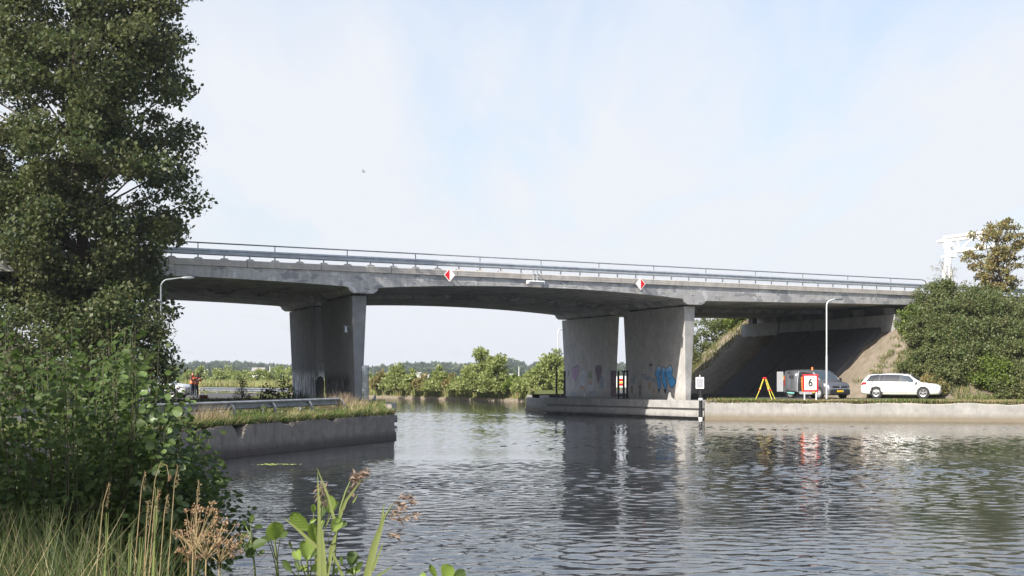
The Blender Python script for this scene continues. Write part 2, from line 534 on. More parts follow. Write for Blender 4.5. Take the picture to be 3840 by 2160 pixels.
# ---- water: one sheet, fine where it is near, with real waves
def axis_pts(segs):
    out = []
    for a, b, st in segs:
        out.append(np.arange(a, b, st))
    out.append(np.array([segs[-1][1]]))
    return np.concatenate(out)
wx = axis_pts([(-900, -100, 50), (-100, -20, 5), (-20, -15, 1), (-15, 33, .11), (33, 45, 1), (45, 100, 5), (100, 900, 50)])
wy = axis_pts([(-40, 5, 3), (5, 14, .2), (14, 45, .08), (45, 108, .19), (108, 180, .8), (180, 800, 20)])
GX, GY = np.meshgrid(wx, wy)
Zw = np.zeros_like(GX)
wr = np.random.default_rng(5)
slope_gain = np.zeros_like(GX)
for i in range(72):
    lam = 0.22 * (3.4 ** wr.random())
    ang = math.radians(90 + 9) + wr.normal() * 0.80
    k = 2 * math.pi / lam
    amp = (0.0145 / k) * (1.0 if lam < .75 else 0.75)
    ph = wr.random() * 6.28
    warp = 0.6 * np.sin(0.23 * GX * math.cos(ang + 1.2) + 0.19 * GY + ph)
    Zw += amp * (2 * (.5 + .5 * np.sin(k * (GX * math.cos(ang) + GY * math.sin(ang)) + ph + warp)) ** 1.7 - .9)
# gusts: calmer and rougher patches
gw = np.sin(GX * .13 + GY * .10 + 1.0 + .8 * np.sin(GX * .05)) * .5 + np.sin(GX * .045 - GY * .33 + .4 + .9 * np.sin(GX * .09 + 2)) * .6 + np.sin(GY * .62 + GX * .11 + np.sin(GX * .21)) * .35
gust = np.clip(0.74 + 0.34 * gw, .28, 1.25)
fade = np.clip((112 - GY) / 12, 0, 1) * np.clip((GX + 16) / 1.5, 0, 1) * np.clip((34 - GX) / 1.5, 0, 1) * np.clip((GY - 4) / 2, 0, 1)
calm = 1 - 0.62 * np.exp(-(((GX + 9) / 5.0) ** 2 + ((GY - 44) / 15.0) ** 2))      # lee of the left quay
Zw *= gust * fade * calm
nxw, nyw = len(wx), len(wy)
ii = np.arange(nyw - 1)[:, None] * nxw + np.arange(nxw - 1)[None, :]
Fw = np.stack([ii, ii + 1, ii + 1 + nxw, ii + nxw], -1).reshape(-1, 4)
m, nt, b = new_mat('canal_water')
tcn = N(nt, 'ShaderNodeTexCoord'); v = tcn.outputs['Object']
b.inputs['Base Color'].default_value = (.023, .027, .032, 1)
b.inputs['Roughness'].default_value = 0.02
b.inputs['IOR'].default_value = 1.333
h1 = noise(nt, v, 9.0, 2, .5, (.8, 1.0, 1), .2)
gst = ramp(nt, noise(nt, v, .09, 3, .5, (.45, 1.4, 1)), .38, .62, .25, 1.2)
sp = N(nt, 'ShaderNodeSeparateXYZ'); nt.links.new(v, sp.inputs[0])
h3 = math_n(nt, 'MULTIPLY', noise(nt, v, 2.2, 3, .5, (.8, 1.0, 1), .2), ramp(nt, sp.outputs['Y'], 70, 112, 0, 7.0))
bump(nt, b, math_n(nt, 'ADD', math_n(nt, 'MULTIPLY', h1, gst), h3), 0.35, 0.010)
M['water'] = m
water = np_mesh('water', np.stack([GX, GY, Zw], -1).reshape(-1, 3), Fw, M['water'], smooth=True)
tag(water, kind='structure')

# ---- the land on the right and beyond
ground_poly = [(400, -18), (60, 71.3), (24.3, 80.75), (11.2, 84.3), (12.6, 87.2), (12.2, 90),
               (6.2, 110), (1.35, 108.2), (1.6, 125), (1.6, 142.5), (-4, 152), (-14.5, 168), (-39, 198), (-79, 225), (-220, 273),
               (-3500, 800), (-3500, 5200), (3500, 5200), (3500, -18)]
ground = sheet('ground', ground_poly, 1.12, M['turf'])
field = sheet('field', [(-700, 330), (-90, 262), (-18, 215), (8, 190), (60, 190), (500, 300), (900, 900), (-900, 900)], 1.124, M['field'])
path_r = sheet('canal_path', [tuple(BW(26.2, -8)[:2]), tuple(BW(31.4, -10.5)[:2]), tuple(BW(31.4, 22)[:2]), (16, 150), (11.5, 150), tuple(BW(26.6, 22)[:2])], 1.126, M['asphalt'])

# ---- the land on the left
left_poly = [(-5.05, 59.0), (-6.5, 76), (-13.3, 95.5), (-17.5, 117), (-30.5, 136), (-80, 172), (-300, 200), (-300, 15), (-60, 22), (-14.3, 30.5)]
left_ground = sheet('left_bank', left_poly, 1.05, M['turf'])
road_l = sheet('service_road', [(-12.5, 50), (-12.0, 60), (-16.0, 80), (-17.2, 92), (-19.3, 116), (-36, 132), (-60, 130), (-40, 100), (-24, 80), (-18, 62), (-18.5, 48)], 1.055, M['asphalt'])

# ---- near bank below the camera
def near_h(x, y):
    # shoreline runs from under the camera out along the left
    sx = np.interp(y, [-12, 0, 4, 8, 12, 18, 26, 34], [14, 7, 3.2, .8, -1.6, -4.2, -7.2, -11.5])
    d = sx - x
    return np.clip(-0.55 + d * 0.62, -1.2, 0.95) + 0.05 * np.sin(x * 2.1) * np.sin(y * 1.7)
gx = np.arange(-60, 20.1, .5); gy = np.arange(-14, 36.1, .5)
AX, AY = np.meshgrid(gx, gy)
AZ = near_h(AX, AY)
i2 = np.arange(len(gy) - 1)[:, None] * len(gx) + np.arange(len(gx) - 1)[None, :]
near_bank = np_mesh('near_bank', np.stack([AX, AY, AZ], -1).reshape(-1, 3),
                    np.stack([i2, i2 + 1, i2 + 1 + len(gx), i2 + len(gx)], -1).reshape(-1, 4), M['mud'], smooth=True)
tag(near_bank, kind='structure')

# ---- embankments that carry the road up to the deck
def emb(name, sgn, s_top, s_end, toe):
    ss = np.concatenate([np.arange(0, 14, .6), np.arange(14, s_end, 3.0)])
    ts = np.arange(-14, 37, .7)
    S, T = np.meshgrid(ss, ts)
    d = np.hypot(np.maximum(0, 10.2 - S), np.maximum(0, np.maximum(-1.6 - T, T - 22.4)))
    nzv = .10 * np.sin(S * 1.3 + T * .8) + .08 * np.sin(S * 2.7 - T * 1.9 + 1) + .05 * np.sin(T * 4.1 + S * 3.3)
    z = 8.0 - .78 * d + nzv * (d > .3)
    under = (T > -1.0) & (T < 21.6)
    z = np.where(under & (S < 7.4), np.minimum(z, 5.55), z)
    z = np.where((T > -.3) & (T < 14.9) & (S < 7.4), z - .35, z)
    z = np.where(under & (S >= 7.4) & (S < 10.1), np.minimum(z, 5.6), z)
    z = np.where(under & (S >= 10.1), 7.7, z)
    z = np.maximum(z, .95)
    s_w = s_top + sgn * (S - 10.2) + SK * np.maximum(T, 0)
    W = np.stack([BX + BB[0] * s_w + BP[0] * T, BY + BB[1] * s_w + BP[1] * T, z], -1).reshape(-1, 3)
    k = np.arange(len(ts) - 1)[:, None] * len(ss) + np.arange(len(ss) - 1)[None, :]
    fc = np.stack([k, k + 1, k + 1 + len(ss), k + len(ss)], -1).reshape(-1, 4)
    if sgn < 0: fc = fc[:, ::-1]
    return tag(np_mesh(name, W, fc, M['soil'], smooth=True), kind='structure')
emb_r = emb('embankment', 1, 42.6, 90, 33)
emb_l = emb('left_embankment', -1, -22.0, 60, -13)
def emb_z(s, t):
    d = math.hypot(max(0, 42.6 - s), max(0, -1.6 - t, t - 22.4))
    return max(1.1, 8.0 - .78 * d)

# ---- quay walls
def wall_strip(name, pts, z0, ztop, mat, label, thick=0.45, notch=None, rough=0.0, foot=0.0, step=.3):
    """a wall along a polyline; the water side is on the left of the direction of travel"""
    mb = MB()
    line = []
    for (a, b2) in zip(pts[:-1], pts[1:]):
        a = Vector(a); b2 = Vector(b2); L = (b2 - a).length
        n = max(1, int(L / step))
        for k in range(n): line.append(a.lerp(b2, k / n))
    line.append(Vector(pts[-1]))
    R = random.Random(3)
    rows = []
    acc = 0
    for i, p in enumerate(line):
        t = (line[min(i + 1, len(line) - 1)] - line[max(i - 1, 0)]).normalized()
        nrm = Vector((-t.y, t.x))
        if i: acc += (line[i] - line[i - 1]).length
        zt = ztop + rough * (R.random() - .5) + rough * .6 * math.sin(acc * 1.7)
        if notch:
            for (n0, n1, dp) in notch:
                if n0 < acc < n1: zt -= dp * min(1, min(acc - n0, n1 - acc) / .3)
        jit = rough * .12 * (R.random() - .5)
        rows.append([(p + nrm * (0.02 + foot)).to_3d() + Vector((0, 0, z0)), (p + nrm * (0.02 + foot)).to_3d() + Vector((0, 0, .10)),
                     (p + nrm * 0.0).to_3d() + Vector((0, 0, .13)),
                     (p + nrm * jit).to_3d() + Vector((0, 0, zt - .05)), (p - nrm * .05).to_3d() + Vector((0, 0, zt)),
                     (p - nrm * thick).to_3d() + Vector((0, 0, zt - .02)), (p - nrm * thick).to_3d() + Vector((0, 0, z0))])
    n = len(rows[0])
    mb.v = [tuple(q) for r in rows for q in r]
    for i in range(len(rows) - 1):
        for k in range(n - 1):
            mb.f.append((i * n + k, (i + 1) * n + k, (i + 1) * n + k + 1, i * n + k + 1)); mb.m.append(0)
    mb.f.append(tuple(range(n))); mb.m.append(0)
    mb.f.append(tuple((len(rows) - 1) * n + k for k in range(n - 1, -1, -1))); mb.m.append(0)
    o = mb.build(name, mat)
    return tag(o, label, 'wall')
wall_strip('quay_wall', [(90, 62.8), (24.3, 80.3), (10.95, 83.9)], -1.2, 1.0, M['quay'],
           'long sunlit concrete quay wall below the parked van and white car', rough=.06, foot=.05, step=.5)
wall_strip('quay_wall', [(2.5, 97.6), (1.0, 107), (1.25, 120)], -1.2, .92, M['quay'],
           'short concrete quay wall at the far left end of the right pier footing', rough=.02, foot=.04, step=.8)
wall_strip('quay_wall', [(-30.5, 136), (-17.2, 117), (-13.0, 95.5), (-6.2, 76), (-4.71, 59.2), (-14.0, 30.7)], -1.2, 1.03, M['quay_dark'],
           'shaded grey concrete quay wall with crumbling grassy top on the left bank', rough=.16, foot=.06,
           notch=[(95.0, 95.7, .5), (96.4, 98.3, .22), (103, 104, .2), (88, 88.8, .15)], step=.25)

sk_in = [(1.6, 125), (1.6, 142.5), (-4, 152), (-14.5, 168), (-39, 198), (-79, 225), (-220, 273), (-3500, 803)]
sk_out = [(1.25, 124), (1.2, 139.6), (-5, 148.8), (-15.9, 165), (-40, 194.5), (-80, 221.5), (-220, 269), (-3500, 798)]
mb = MB(); n = len(sk_in)
mb.v = [(x, y, 1.13) for x, y in sk_in] + [(x, y, .34) for x, y in sk_out] + [(x - .05, y - .1, -.8) for x, y in sk_out]
for i in range(n - 1):
    mb.f += [(i, i + 1, n + i + 1, n + i), (n + i, n + i + 1, 2 * n + i + 1, 2 * n + i)]; mb.m += [0, 0]
tag(mb.build('far_shore', M['turf']), kind='structure')
# ================================================================ the bridge
bridge = empty('road_bridge', (BX, BY, 0), BROT, 'grey concrete road bridge on tapered twin columns crossing the canal', 'bridge')
FALL = 0.0
SKEW_ON = True
QX, QY = BP[0] + SK * BB[0], BP[1] + SK * BB[1]
PIERS = (0.4, 22.5)         # centre lines of the two piers along the deck
S0, S1 = -22.0, 42.0
def soffit(s):
    if s < 0.4:
        u = (s + 22.0) / 22.4
        z = 7.02 + .26 * 4 * u * (1 - u)
    elif s < 22.5:
        u = (s - .4) / 22.1
        z = 7.0 + .40 * 4 * u * (1 - u)
    else:
        z = 6.97 + .24 * min(1, (s - 22.5) / 18.0)
    return z
def deck(name, t0, t1, extra, zt):
    st = set(np.round(np.arange(S0, S1 + .01, .8), 3))
    prof = {}
    for c in PIERS:
        for dxx, lvl in ((-1.0, 0), (-.86, .12), (-.80, .55), (-.56, 1), (.56, 1), (.80, .55), (.86, .12), (1.0, 0)):
            prof[round(c + dxx, 3)] = lvl
    st = [s for s in st if all(abs(s - c) > 1.0 for c in PIERS)] + list(prof)
    st = sorted(st)
    mb = MB()
    rows = []
    for s in st:
        zb = soffit(s)
        if s in prof:
            zb = zb + (6.74 - zb) * prof[s]
        zb -= extra
        wd = .90 + .10 * min(1.0, max(0.0, s / 22.1))
        a0, a1 = (t0 * wd if t0 > 0 else t0), t1 * wd
        rows.append([(s, a0, zb), (s, a1, zb), (s, a1, zt), (s, a0, zt)])
    mb.v = [p for r in rows for p in r]
    for i in range(len(rows) - 1):
        for k in range(4):
            mb.f.append((i * 4 + k, i * 4 + (k + 1) % 4, (i + 1) * 4 + (k + 1) % 4, (i + 1) * 4 + k)); mb.m.append(0)
    mb.f += [(3, 2, 1, 0), tuple((len(rows) - 1) * 4 + k for k in range(4))]; mb.m += [0, 0]
    return mb.build(name, M['fascia'], bridge)
deck('deck_slab', -.43, 9.1, 0.0, 7.99)
deck('deck_slab', 10.9, 20.4, 0.17, 7.95)
MB().box((10, 9.55, 7.72), (63, 2.6, .12)).build('gap_sun_blocker', M['block'], bridge)  # added plate closing the open gap between the decks against leaking sun
# edge beams in cast lengths
def beam_unit(nm, s, L, t, sg):
    mb = MB()
    f = -FALL * t
    prof = [(-.20, -.005), (-.20, .27), (-.17, .30), (.22, .30), (.22, .02), (-.14, -.005)]
    z0 = 7.83 + f
    n = len(prof)
    for e in (s + .018, s + L - .018):
        mb.v += [(e, t + sg * p[0], z0 + p[1]) for p in prof]
    mb.f = [tuple(range(n)), tuple(range(2 * n - 1, n - 1, -1))] + [(k, n + k, n + (k + 1) % n, (k + 1) % n) for k in range(n)]
    if sg > 0: mb.f = [q[::-1] for q in mb.f]
    mb.m = [0] * len(mb.f)
    return mb.build(nm, M['edge'], bridge)
s = S0
while s < S1 - .1:
    beam_unit('edge_beam', s, 4.0, -.31, 1)
    s += 4.0
s = S0
while s < S1 - .1:
    beam_unit('edge_beam', s, 8.0, 20.2, -1)
    s += 8.0
# columns
def column(c, t0, t1, mat, base, lab=None):
    th, tb, dl = .42, .20, .22
    za = zb2 = 6.64 if t0 < 5 else 6.50
    v = [(c - tb, t0 + dl, base), (c + tb, t0 + dl, base), (c + tb, t1 - dl, base), (c - tb, t1 - dl, base),
         (c - th, t0, za), (c + th, t0, za), (c + th, t1, zb2), (c - th, t1, zb2)]
    o = MB().hexa(v).build('column', mat, bridge, bevel=.025)
    if lab: o['label'] = lab
    for tt in np.linspace(t0 + .9, t1 - .9, 3):
        MB().box((c, tt, za + .05), (.42, .5, .16)).build('bearing', M['bearing'], bridge)
    return o
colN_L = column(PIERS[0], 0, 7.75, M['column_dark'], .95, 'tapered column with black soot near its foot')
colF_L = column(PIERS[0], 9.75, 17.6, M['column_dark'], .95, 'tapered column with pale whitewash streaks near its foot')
colN_R = column(PIERS[1], 0, 8.95, M['column'], .95, 'tapered column with blue block graffiti and a strip of sunlight')
colF_R = column(PIERS[1], 11.25, 20.0, M['column'], .95, 'tapered column with faded pink heart graffiti')
# footings, stepped: body, a proud band above and one below with a shadow gap between
SKEW_ON = False
def foot_poly(nm, pts, top, bands, nb):
    # pts: world outline, counter-clockwise; bands: which edges carry the stepped facing
    inv = lambda q: (lambda d: ((d[0] * BB[0] + d[1] * BB[1]), (d[0] * BP[0] + d[1] * BP[1])))((q[0] - BX, q[1] - BY))
    L = [inv(q) for q in pts]
    if area_(L) < 0: L = L[::-1]
    n = len(L)
    mb = MB()
    mb.prism(L, Matrix.Translation((0, 0, -1.2)), top - .02 + 1.2)
    o = mb.build(nm, M['footing'], bridge)
    for (a, b_) in bands:
        a, b_ = Vector(inv(a)), Vector(inv(b_)); d = (b_ - a); LL = d.length; d.normalize(); ang = math.atan2(d.y, d.x); nn = Vector((d.y, -d.x))
        for k in range(nb):
            c = a + d * (LL * (k + .5) / nb)
            MB().box((c.x + nn.x * -.15, c.y + nn.y * -.15, top - .215), (LL / nb - .012, .62, .44), ang).build('footing_cap', M['footing'], o, bevel=.02)
            MB().box((c.x + nn.x * -.10, c.y + nn.y * -.10, .31), (LL / nb - .012, .62, .37), ang).build('fender_band', M['footing'], o, bevel=.02)
    return o
def area_(poly):
    return sum(poly[i - 1][0] * poly[i][1] - poly[i][0] * poly[i - 1][1] for i in range(len(poly))) / 2
foot_poly('footing', [(10.9, 85.15), (12.7, 86.4), (12.6, 92), (6.5, 112), (2.0, 110), (2.25, 97.4)], 1.06, [((2.25, 97.4), (10.9, 85.15)), ((10.9, 85.15), (12.7, 86.4))], 6)
fl = [tuple(BW(a, c)[:2]) for a, c in ((-1.2, -.9), (1.9, -.9), (1.9, 18.6), (-1.2, 18.6))]
foot_poly('footing', fl, 1.12, [(fl[0], fl[1]), (fl[1], fl[2])], 5)
SKEW_ON = True
# abutment: seat blocks, wall behind, pedestals
def abutment(sa, sg):
    for a, b2 in ((-.3, 4.95), (5.0, 9.85), (9.9, 14.7), (14.75, 20.6)):
        ta, tb = a + .05, b2 - .05
        v = [(sa, ta, 5.2), (sa + sg * .8, ta, 5.2), (sa + sg * .8, tb, 5.2), (sa, tb, 5.2),
             (sa, ta, 6.55 ), (sa + sg * .8, ta, 6.55 ), (sa + sg * .8, tb, 6.55 ), (sa, tb, 6.55 )]
        if sg < 0:
            v = [v[i] for i in (1, 0, 3, 2, 5, 4, 7, 6)]
        MB().hexa(v).build('abutment_block', M['block'], bridge, bevel=.05)
    for k in range(6):
        tt = .8 + 18.6 * k / 5
        MB().box((sa + sg * .45, tt, 6.72), (.5, .7, .6)).build('pedestal', M['block'], bridge)
    MB().box((sa + sg * 1.9, 10.2, 6.2), (.5, 21.2, 2.6)).build('abutment_wall', M['block'], bridge)
abutment(39.9, 1)
abutment(-19.0, -1)

# graffiti on the column faces: thin sheets of paint that follow the battered face
m, nt, b = new_mat('graffiti_blue')
tcn = N(nt, 'ShaderNodeTexCoord'); sp = N(nt, 'ShaderNodeSeparateXYZ'); nt.links.new(tcn.outputs['Object'], sp.inputs[0])
f = noise(nt, tcn.outputs['Object'], 3.0, 4)
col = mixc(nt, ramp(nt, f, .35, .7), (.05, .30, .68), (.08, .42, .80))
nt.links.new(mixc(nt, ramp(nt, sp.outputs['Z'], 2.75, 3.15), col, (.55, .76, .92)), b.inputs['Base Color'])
b.inputs['Roughness'].default_value = .7
M['g_blue'] = m
M['g_black'] = plain('graffiti_black', (.025, .025, .03), .7)
M['g_pink'] = plain('graffiti_pink', (.42, .27, .40), .8, var=.2)
M['g_plum'] = plain('graffiti_plum', (.17, .12, .16), .8, var=.3)
M['g_white'] = plain('graffiti_white', (.46, .48, .50), .8, var=.35, vscale=4)
M['g_peach'] = plain('graffiti_peach', (.46, .33, .26), .8, var=.3, vscale=5)
M['g_green'] = plain('graffiti_green', (.25, .32, .20), .8, var=.3)
M['g_ochre'] = plain('graffiti_ochre', (.40, .28, .15), .8, var=.3)
M['g_brown'] = plain('graffiti_brown', (.22, .16, .13), .8, var=.3)
M['g_grey'] = plain('graffiti_grey_blue', (.27, .30, .35), .8, var=.3, vscale=5)
def face_s(c, z):
    u = (z - .95) / (6.64 - .95)
    return c - (.20 + .22 * u)
def paint(parent, name, c, poly, mat, off):
    """poly in (t, z) on the face that looks at the canal"""
    mb = MB()
    mb.add([(face_s(c, z) - off, t, z) for t, z in poly], [tuple(range(len(poly)))])
    return mb.build(name, mat, parent)
def blob(t, z, w, h, n=14, wob=.12, seed=1):
    R = random.Random(seed)
    return [(t + w * math.cos(2 * math.pi * k / n) * (1 + wob * (R.random() - .5)), z + h * math.sin(2 * math.pi * k / n) * (1 + wob * (R.random() - .5))) for k in range(n)]
def heart(t, z, w, h):
    out = []
    for k in range(28):
        a = 2 * math.pi * k / 28
        x = 16 * math.sin(a) ** 3; y = 13 * math.cos(a) - 5 * math.cos(2 * a) - 2 * math.cos(3 * a) - math.cos(4 * a)
        out.append((t + x / 32 * w, z + y / 30 * h))
    return out
def grow(poly, d):
    n = len(poly); cx = sum(p[0] for p in poly) / n; cy = sum(p[1] for p in poly) / n
    out = []
    for i in range(n):
        a = Vector(poly[i - 1]); p = Vector(poly[i]); q = Vector(poly[(i + 1) % n])
        e1 = (p - a).normalized(); e2 = (q - p).normalized()
        nn = Vector((e1.y + e2.y, -(e1.x + e2.x)))
        if nn.length < 1e-6: nn = p - Vector((cx, cy))
        out.append(tuple(p + nn.normalized() * d))
    return out
def area(poly):
    return sum(poly[i - 1][0] * poly[i][1] - poly[i][0] * poly[i - 1][1] for i in range(len(poly))) / 2
# px -> (t, z) on the near right column's canal face
def colpx(c, px, py):
    k = (px - 1920) / F
    t = 2.0; z = 2.0
    for _ in range(8):
        s = face_s(c, z)
        ax = BX + BB[0] * s; ay = BY + BB[1] * s
        t = (ax - k * ay) / (k * QY - QX)
        Y = ay + QY * t
        z = H + (HZ - py) / F * Y
    return (t, z)
def gpx(x, y):           # pixels of a zoomed crop of the photograph
    return colpx(PIERS[1], 2050 + x / 4.293, 1350 + y / 4.293)
GR = colN_R
blue = [
    [(1745, 225), (1765, 150), (1795, 100), (1815, 95), (1835, 135), (1845, 200), (1835, 225), (1810, 250), (1825, 300), (1836, 380), (1838, 440), (1820, 480), (1802, 440), (1785, 350), (1765, 260)],
    [(1848, 230), (1862, 140), (1885, 115), (1905, 135), (1915, 180), (1912, 260), (1918, 330), (1935, 400), (1935, 455), (1925, 480), (1905, 455), (1870, 380), (1845, 300)],
    [(1915, 150), (1940, 125), (1955, 140), (1965, 105), (1985, 90), (2010, 110), (2030, 160), (2025, 210), (2000, 215), (2030, 270), (2055, 310), (2080, 330), (2078, 365), (2060, 380), (2045, 420), (2020, 445), (1990, 420), (1965, 370), (1945, 320), (1930, 250)],
]
for poly in blue:
    q = [gpx(*p) for p in poly]
    if area(q) < 0: q = q[::-1]
    paint(GR, 'graffiti_outline', PIERS[1], grow(q, .055), M['g_black'], .004)
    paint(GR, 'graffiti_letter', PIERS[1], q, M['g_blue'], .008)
for poly in ([(1790, 470), (1830, 470), (1808, 545)], [(1880, 470), (1930, 475), (1918, 545), (1905, 545)], [(1970, 280), (2010, 305), (1965, 300)],
             [(1810, 200), (1822, 200), (1822, 240)], [(1893, 170), (1905, 230), (1900, 290)], [(1925, 300), (1940, 400), (1932, 400)]):
    paint(GR, 'graffiti_drip', PIERS[1], [gpx(*p) for p in poly], M['g_black'], .010)
def rectpx(x0, y0, x1, y1, seed=0, wob=8):
    R = random.Random(seed)
    pts = []
    for k in range(6): pts.append((x0 + (x1 - x0) * k / 5, y0 + wob * (R.random() - .5)))
    for k in range(6): pts.append((x1 + wob * (R.random() - .5), y0 + (y1 - y0) * (k + .5) / 6))
    for k in range(6): pts.append((x1 - (x1 - x0) * k / 5, y1 + wob * 2 * (R.random() - .5)))
    for k in range(6): pts.append((x0 + wob * (R.random() - .5), y1 - (y1 - y0) * (k + .5) / 6))
    return [gpx(*p) for p in pts]
for k, (x0, y0, x1, y1, mt) in enumerate([(1650, 60, 1700, 95, 'g_black'), (1655, 105, 1690, 160, 'g_grey'), (1390, 235, 1450, 300, 'g_grey'), (1360, 300, 1420, 380, 'g_grey'),
                                         (1520, 230, 1640, 250, 'g_grey'), (1560, 250, 1680, 330, 'g_grey'), (1690, 290, 1750, 360, 'g_grey'), (1640, 375, 1680, 480, 'g_ochre'),
                                         (1700, 470, 1755, 545, 'g_peach'), (1355, 420, 1390, 540, 'g_brown'), (1480, 400, 1530, 470, 'g_brown'), (1490, 480, 1520, 590, 'g_brown'),
                                         (1940, 500, 2010, 540, 'g_grey')]):
    paint(GR, 'graffiti_patch', PIERS[1], rectpx(x0, y0, x1, y1, k, 16), M[mt], .004 + .0006 * k)
GF = colF_R
h1 = [colpx(PIERS[1], 2050 + x / 4.293, 1350 + y / 4.293) for x, y in [(465, 345), (420, 250), (412, 150), (435, 110), (460, 125), (485, 90), (510, 110), (522, 170), (500, 260)]]
if area(h1) < 0: h1 = h1[::-1]
paint(GF, 'graffiti_outline', PIERS[1], grow(h1, .05), M['g_plum'], .004)
paint(GF, 'graffiti_heart', PIERS[1], h1, M['g_pink'], .008)
h2 = [gpx(x, y) for x, y in [(835, 400), (800, 270), (780, 180), (785, 100), (815, 80), (835, 95), (855, 75), (880, 90), (890, 160), (875, 260), (850, 330)]]
if area(h2) < 0: h2 = h2[::-1]
paint(GF, 'graffiti_heart', PIERS[1], h2, M['g_plum'], .004)
for k, (x0, y0, x1, y1, mt) in enumerate([(560, 165, 625, 280, 'g_white'), (540, 280, 620, 420, 'g_white'), (540, 420, 620, 500, 'g_peach'), (665, 165, 740, 200, 'g_peach'),
                                         (665, 200, 735, 300, 'g_green'), (670, 320, 730, 390, 'g_peach'), (665, 400, 750, 500, 'g_white'), (600, 500, 625, 590, 'g_white'),
                                         (700, 500, 800, 560, 'g_grey'), (860, 260, 920, 460, 'g_grey'), (400, 520, 480, 570, 'g_grey'), (920, 230, 960, 300, 'g_white'),
                                         (345, 170, 360, 270, 'g_plum'), (735, 200, 755, 380, 'g_white')]):
    paint(GF, 'graffiti_patch', PIERS[1], rectpx(x0, y0, x1, y1, 40 + k, 16), M[mt], .004 + .0006 * k)
# plum patch round the near end of the far column and a black arched figure on the left pair
MB().box((PIERS[1], 11.42, 2.05), (.46, .05, 1.9)).build('graffiti_patch', M['g_plum'], GF)
arch = [(PIERS[0] - .24, 1.05), (PIERS[0] + .22, 1.05), (PIERS[0] + .26, 2.2), (PIERS[0] + .16, 2.42), (PIERS[0], 2.5), (PIERS[0] - .16, 2.42), (PIERS[0] - .28, 2.2)]
mb = MB(); mb.add([(sx, 9.97 - (z - .95) * .0387 - .01, z) for sx, z in arch], [tuple(range(len(arch)))])
mb.build('graffiti_patch', M['g_black'], colF_L)
# small bracket with a camera on the left near column
mb = MB(); mb.tube([(PIERS[0] - .38, .55, 5.05), (PIERS[0] - .85, .15, 5.05)], .035); mb.tube([(PIERS[0] - .72, .25, 5.05), (PIERS[0] - .72, .25, 4.75)], [.06, .09])
mb.build('bracket', M['galv'], bridge)

# ---- slope paving: long slabs from the bench down to the path
slope_e = empty('slope_paving', (BX, BY, 0), BROT, 'dark sloping concrete slabs under the right end of the bridge', 'paving')
for a, b2 in ((1.2, 4.92), (5.06, 9.75), (10.0, 14.6)):
    mb = MB()
    s_lo, s_hi = 33.4, 39.85
    zl = 8.0 - .78 * (42.6 - s_lo) + .23; zh = 5.62 + .12
    v = [(s_lo, a, zl - .5), (s_hi, a, zh - .5), (s_hi, b2, zh - .5), (s_lo, b2, zl - .5), (s_lo, a, zl), (s_hi, a, zh), (s_hi, b2, zh), (s_lo, b2, zl)]
    mb.hexa([Vector(p) for p in v]); mb.build('slab', M['slab'], slope_e)
SKEW_ON = False

# ================================================================ guard rails on the deck
def wbeam(mb, pts, n_dir, h=.31, depth=.08, m=0, rot=False):
    """corrugated beam along pts; n_dir unit vector of its front"""
    prof = [(-.5, 0.0), (-.46, .1), (-.36, .95), (-.22, .95), (-.08, .12), (.08, .12), (.22, .95), (.36, .95), (.46, .1), (.5, 0.0)]
    n = len(prof)
    rows = []
    for p in pts:
        p = Vector(p)
        rows.append([p + Vector((0, 0, a * h)) + n_dir * (d * depth) for a, d in prof] + [p + Vector((0, 0, a * h)) + n_dir * (d * depth - .012) for a, d in prof[::-1]])
    k = 2 * n
    v = [q for r in rows for q in r]
    f = [(i * k + j, (i + 1) * k + j, (i + 1) * k + (j + 1) % k, i * k + (j + 1) % k) for i in range(len(rows) - 1) for j in range(k)]
    f += [tuple(range(k - 1, -1, -1)), tuple((len(rows) - 1) * k + j for j in range(k))]
    mb.add(v, f, m)
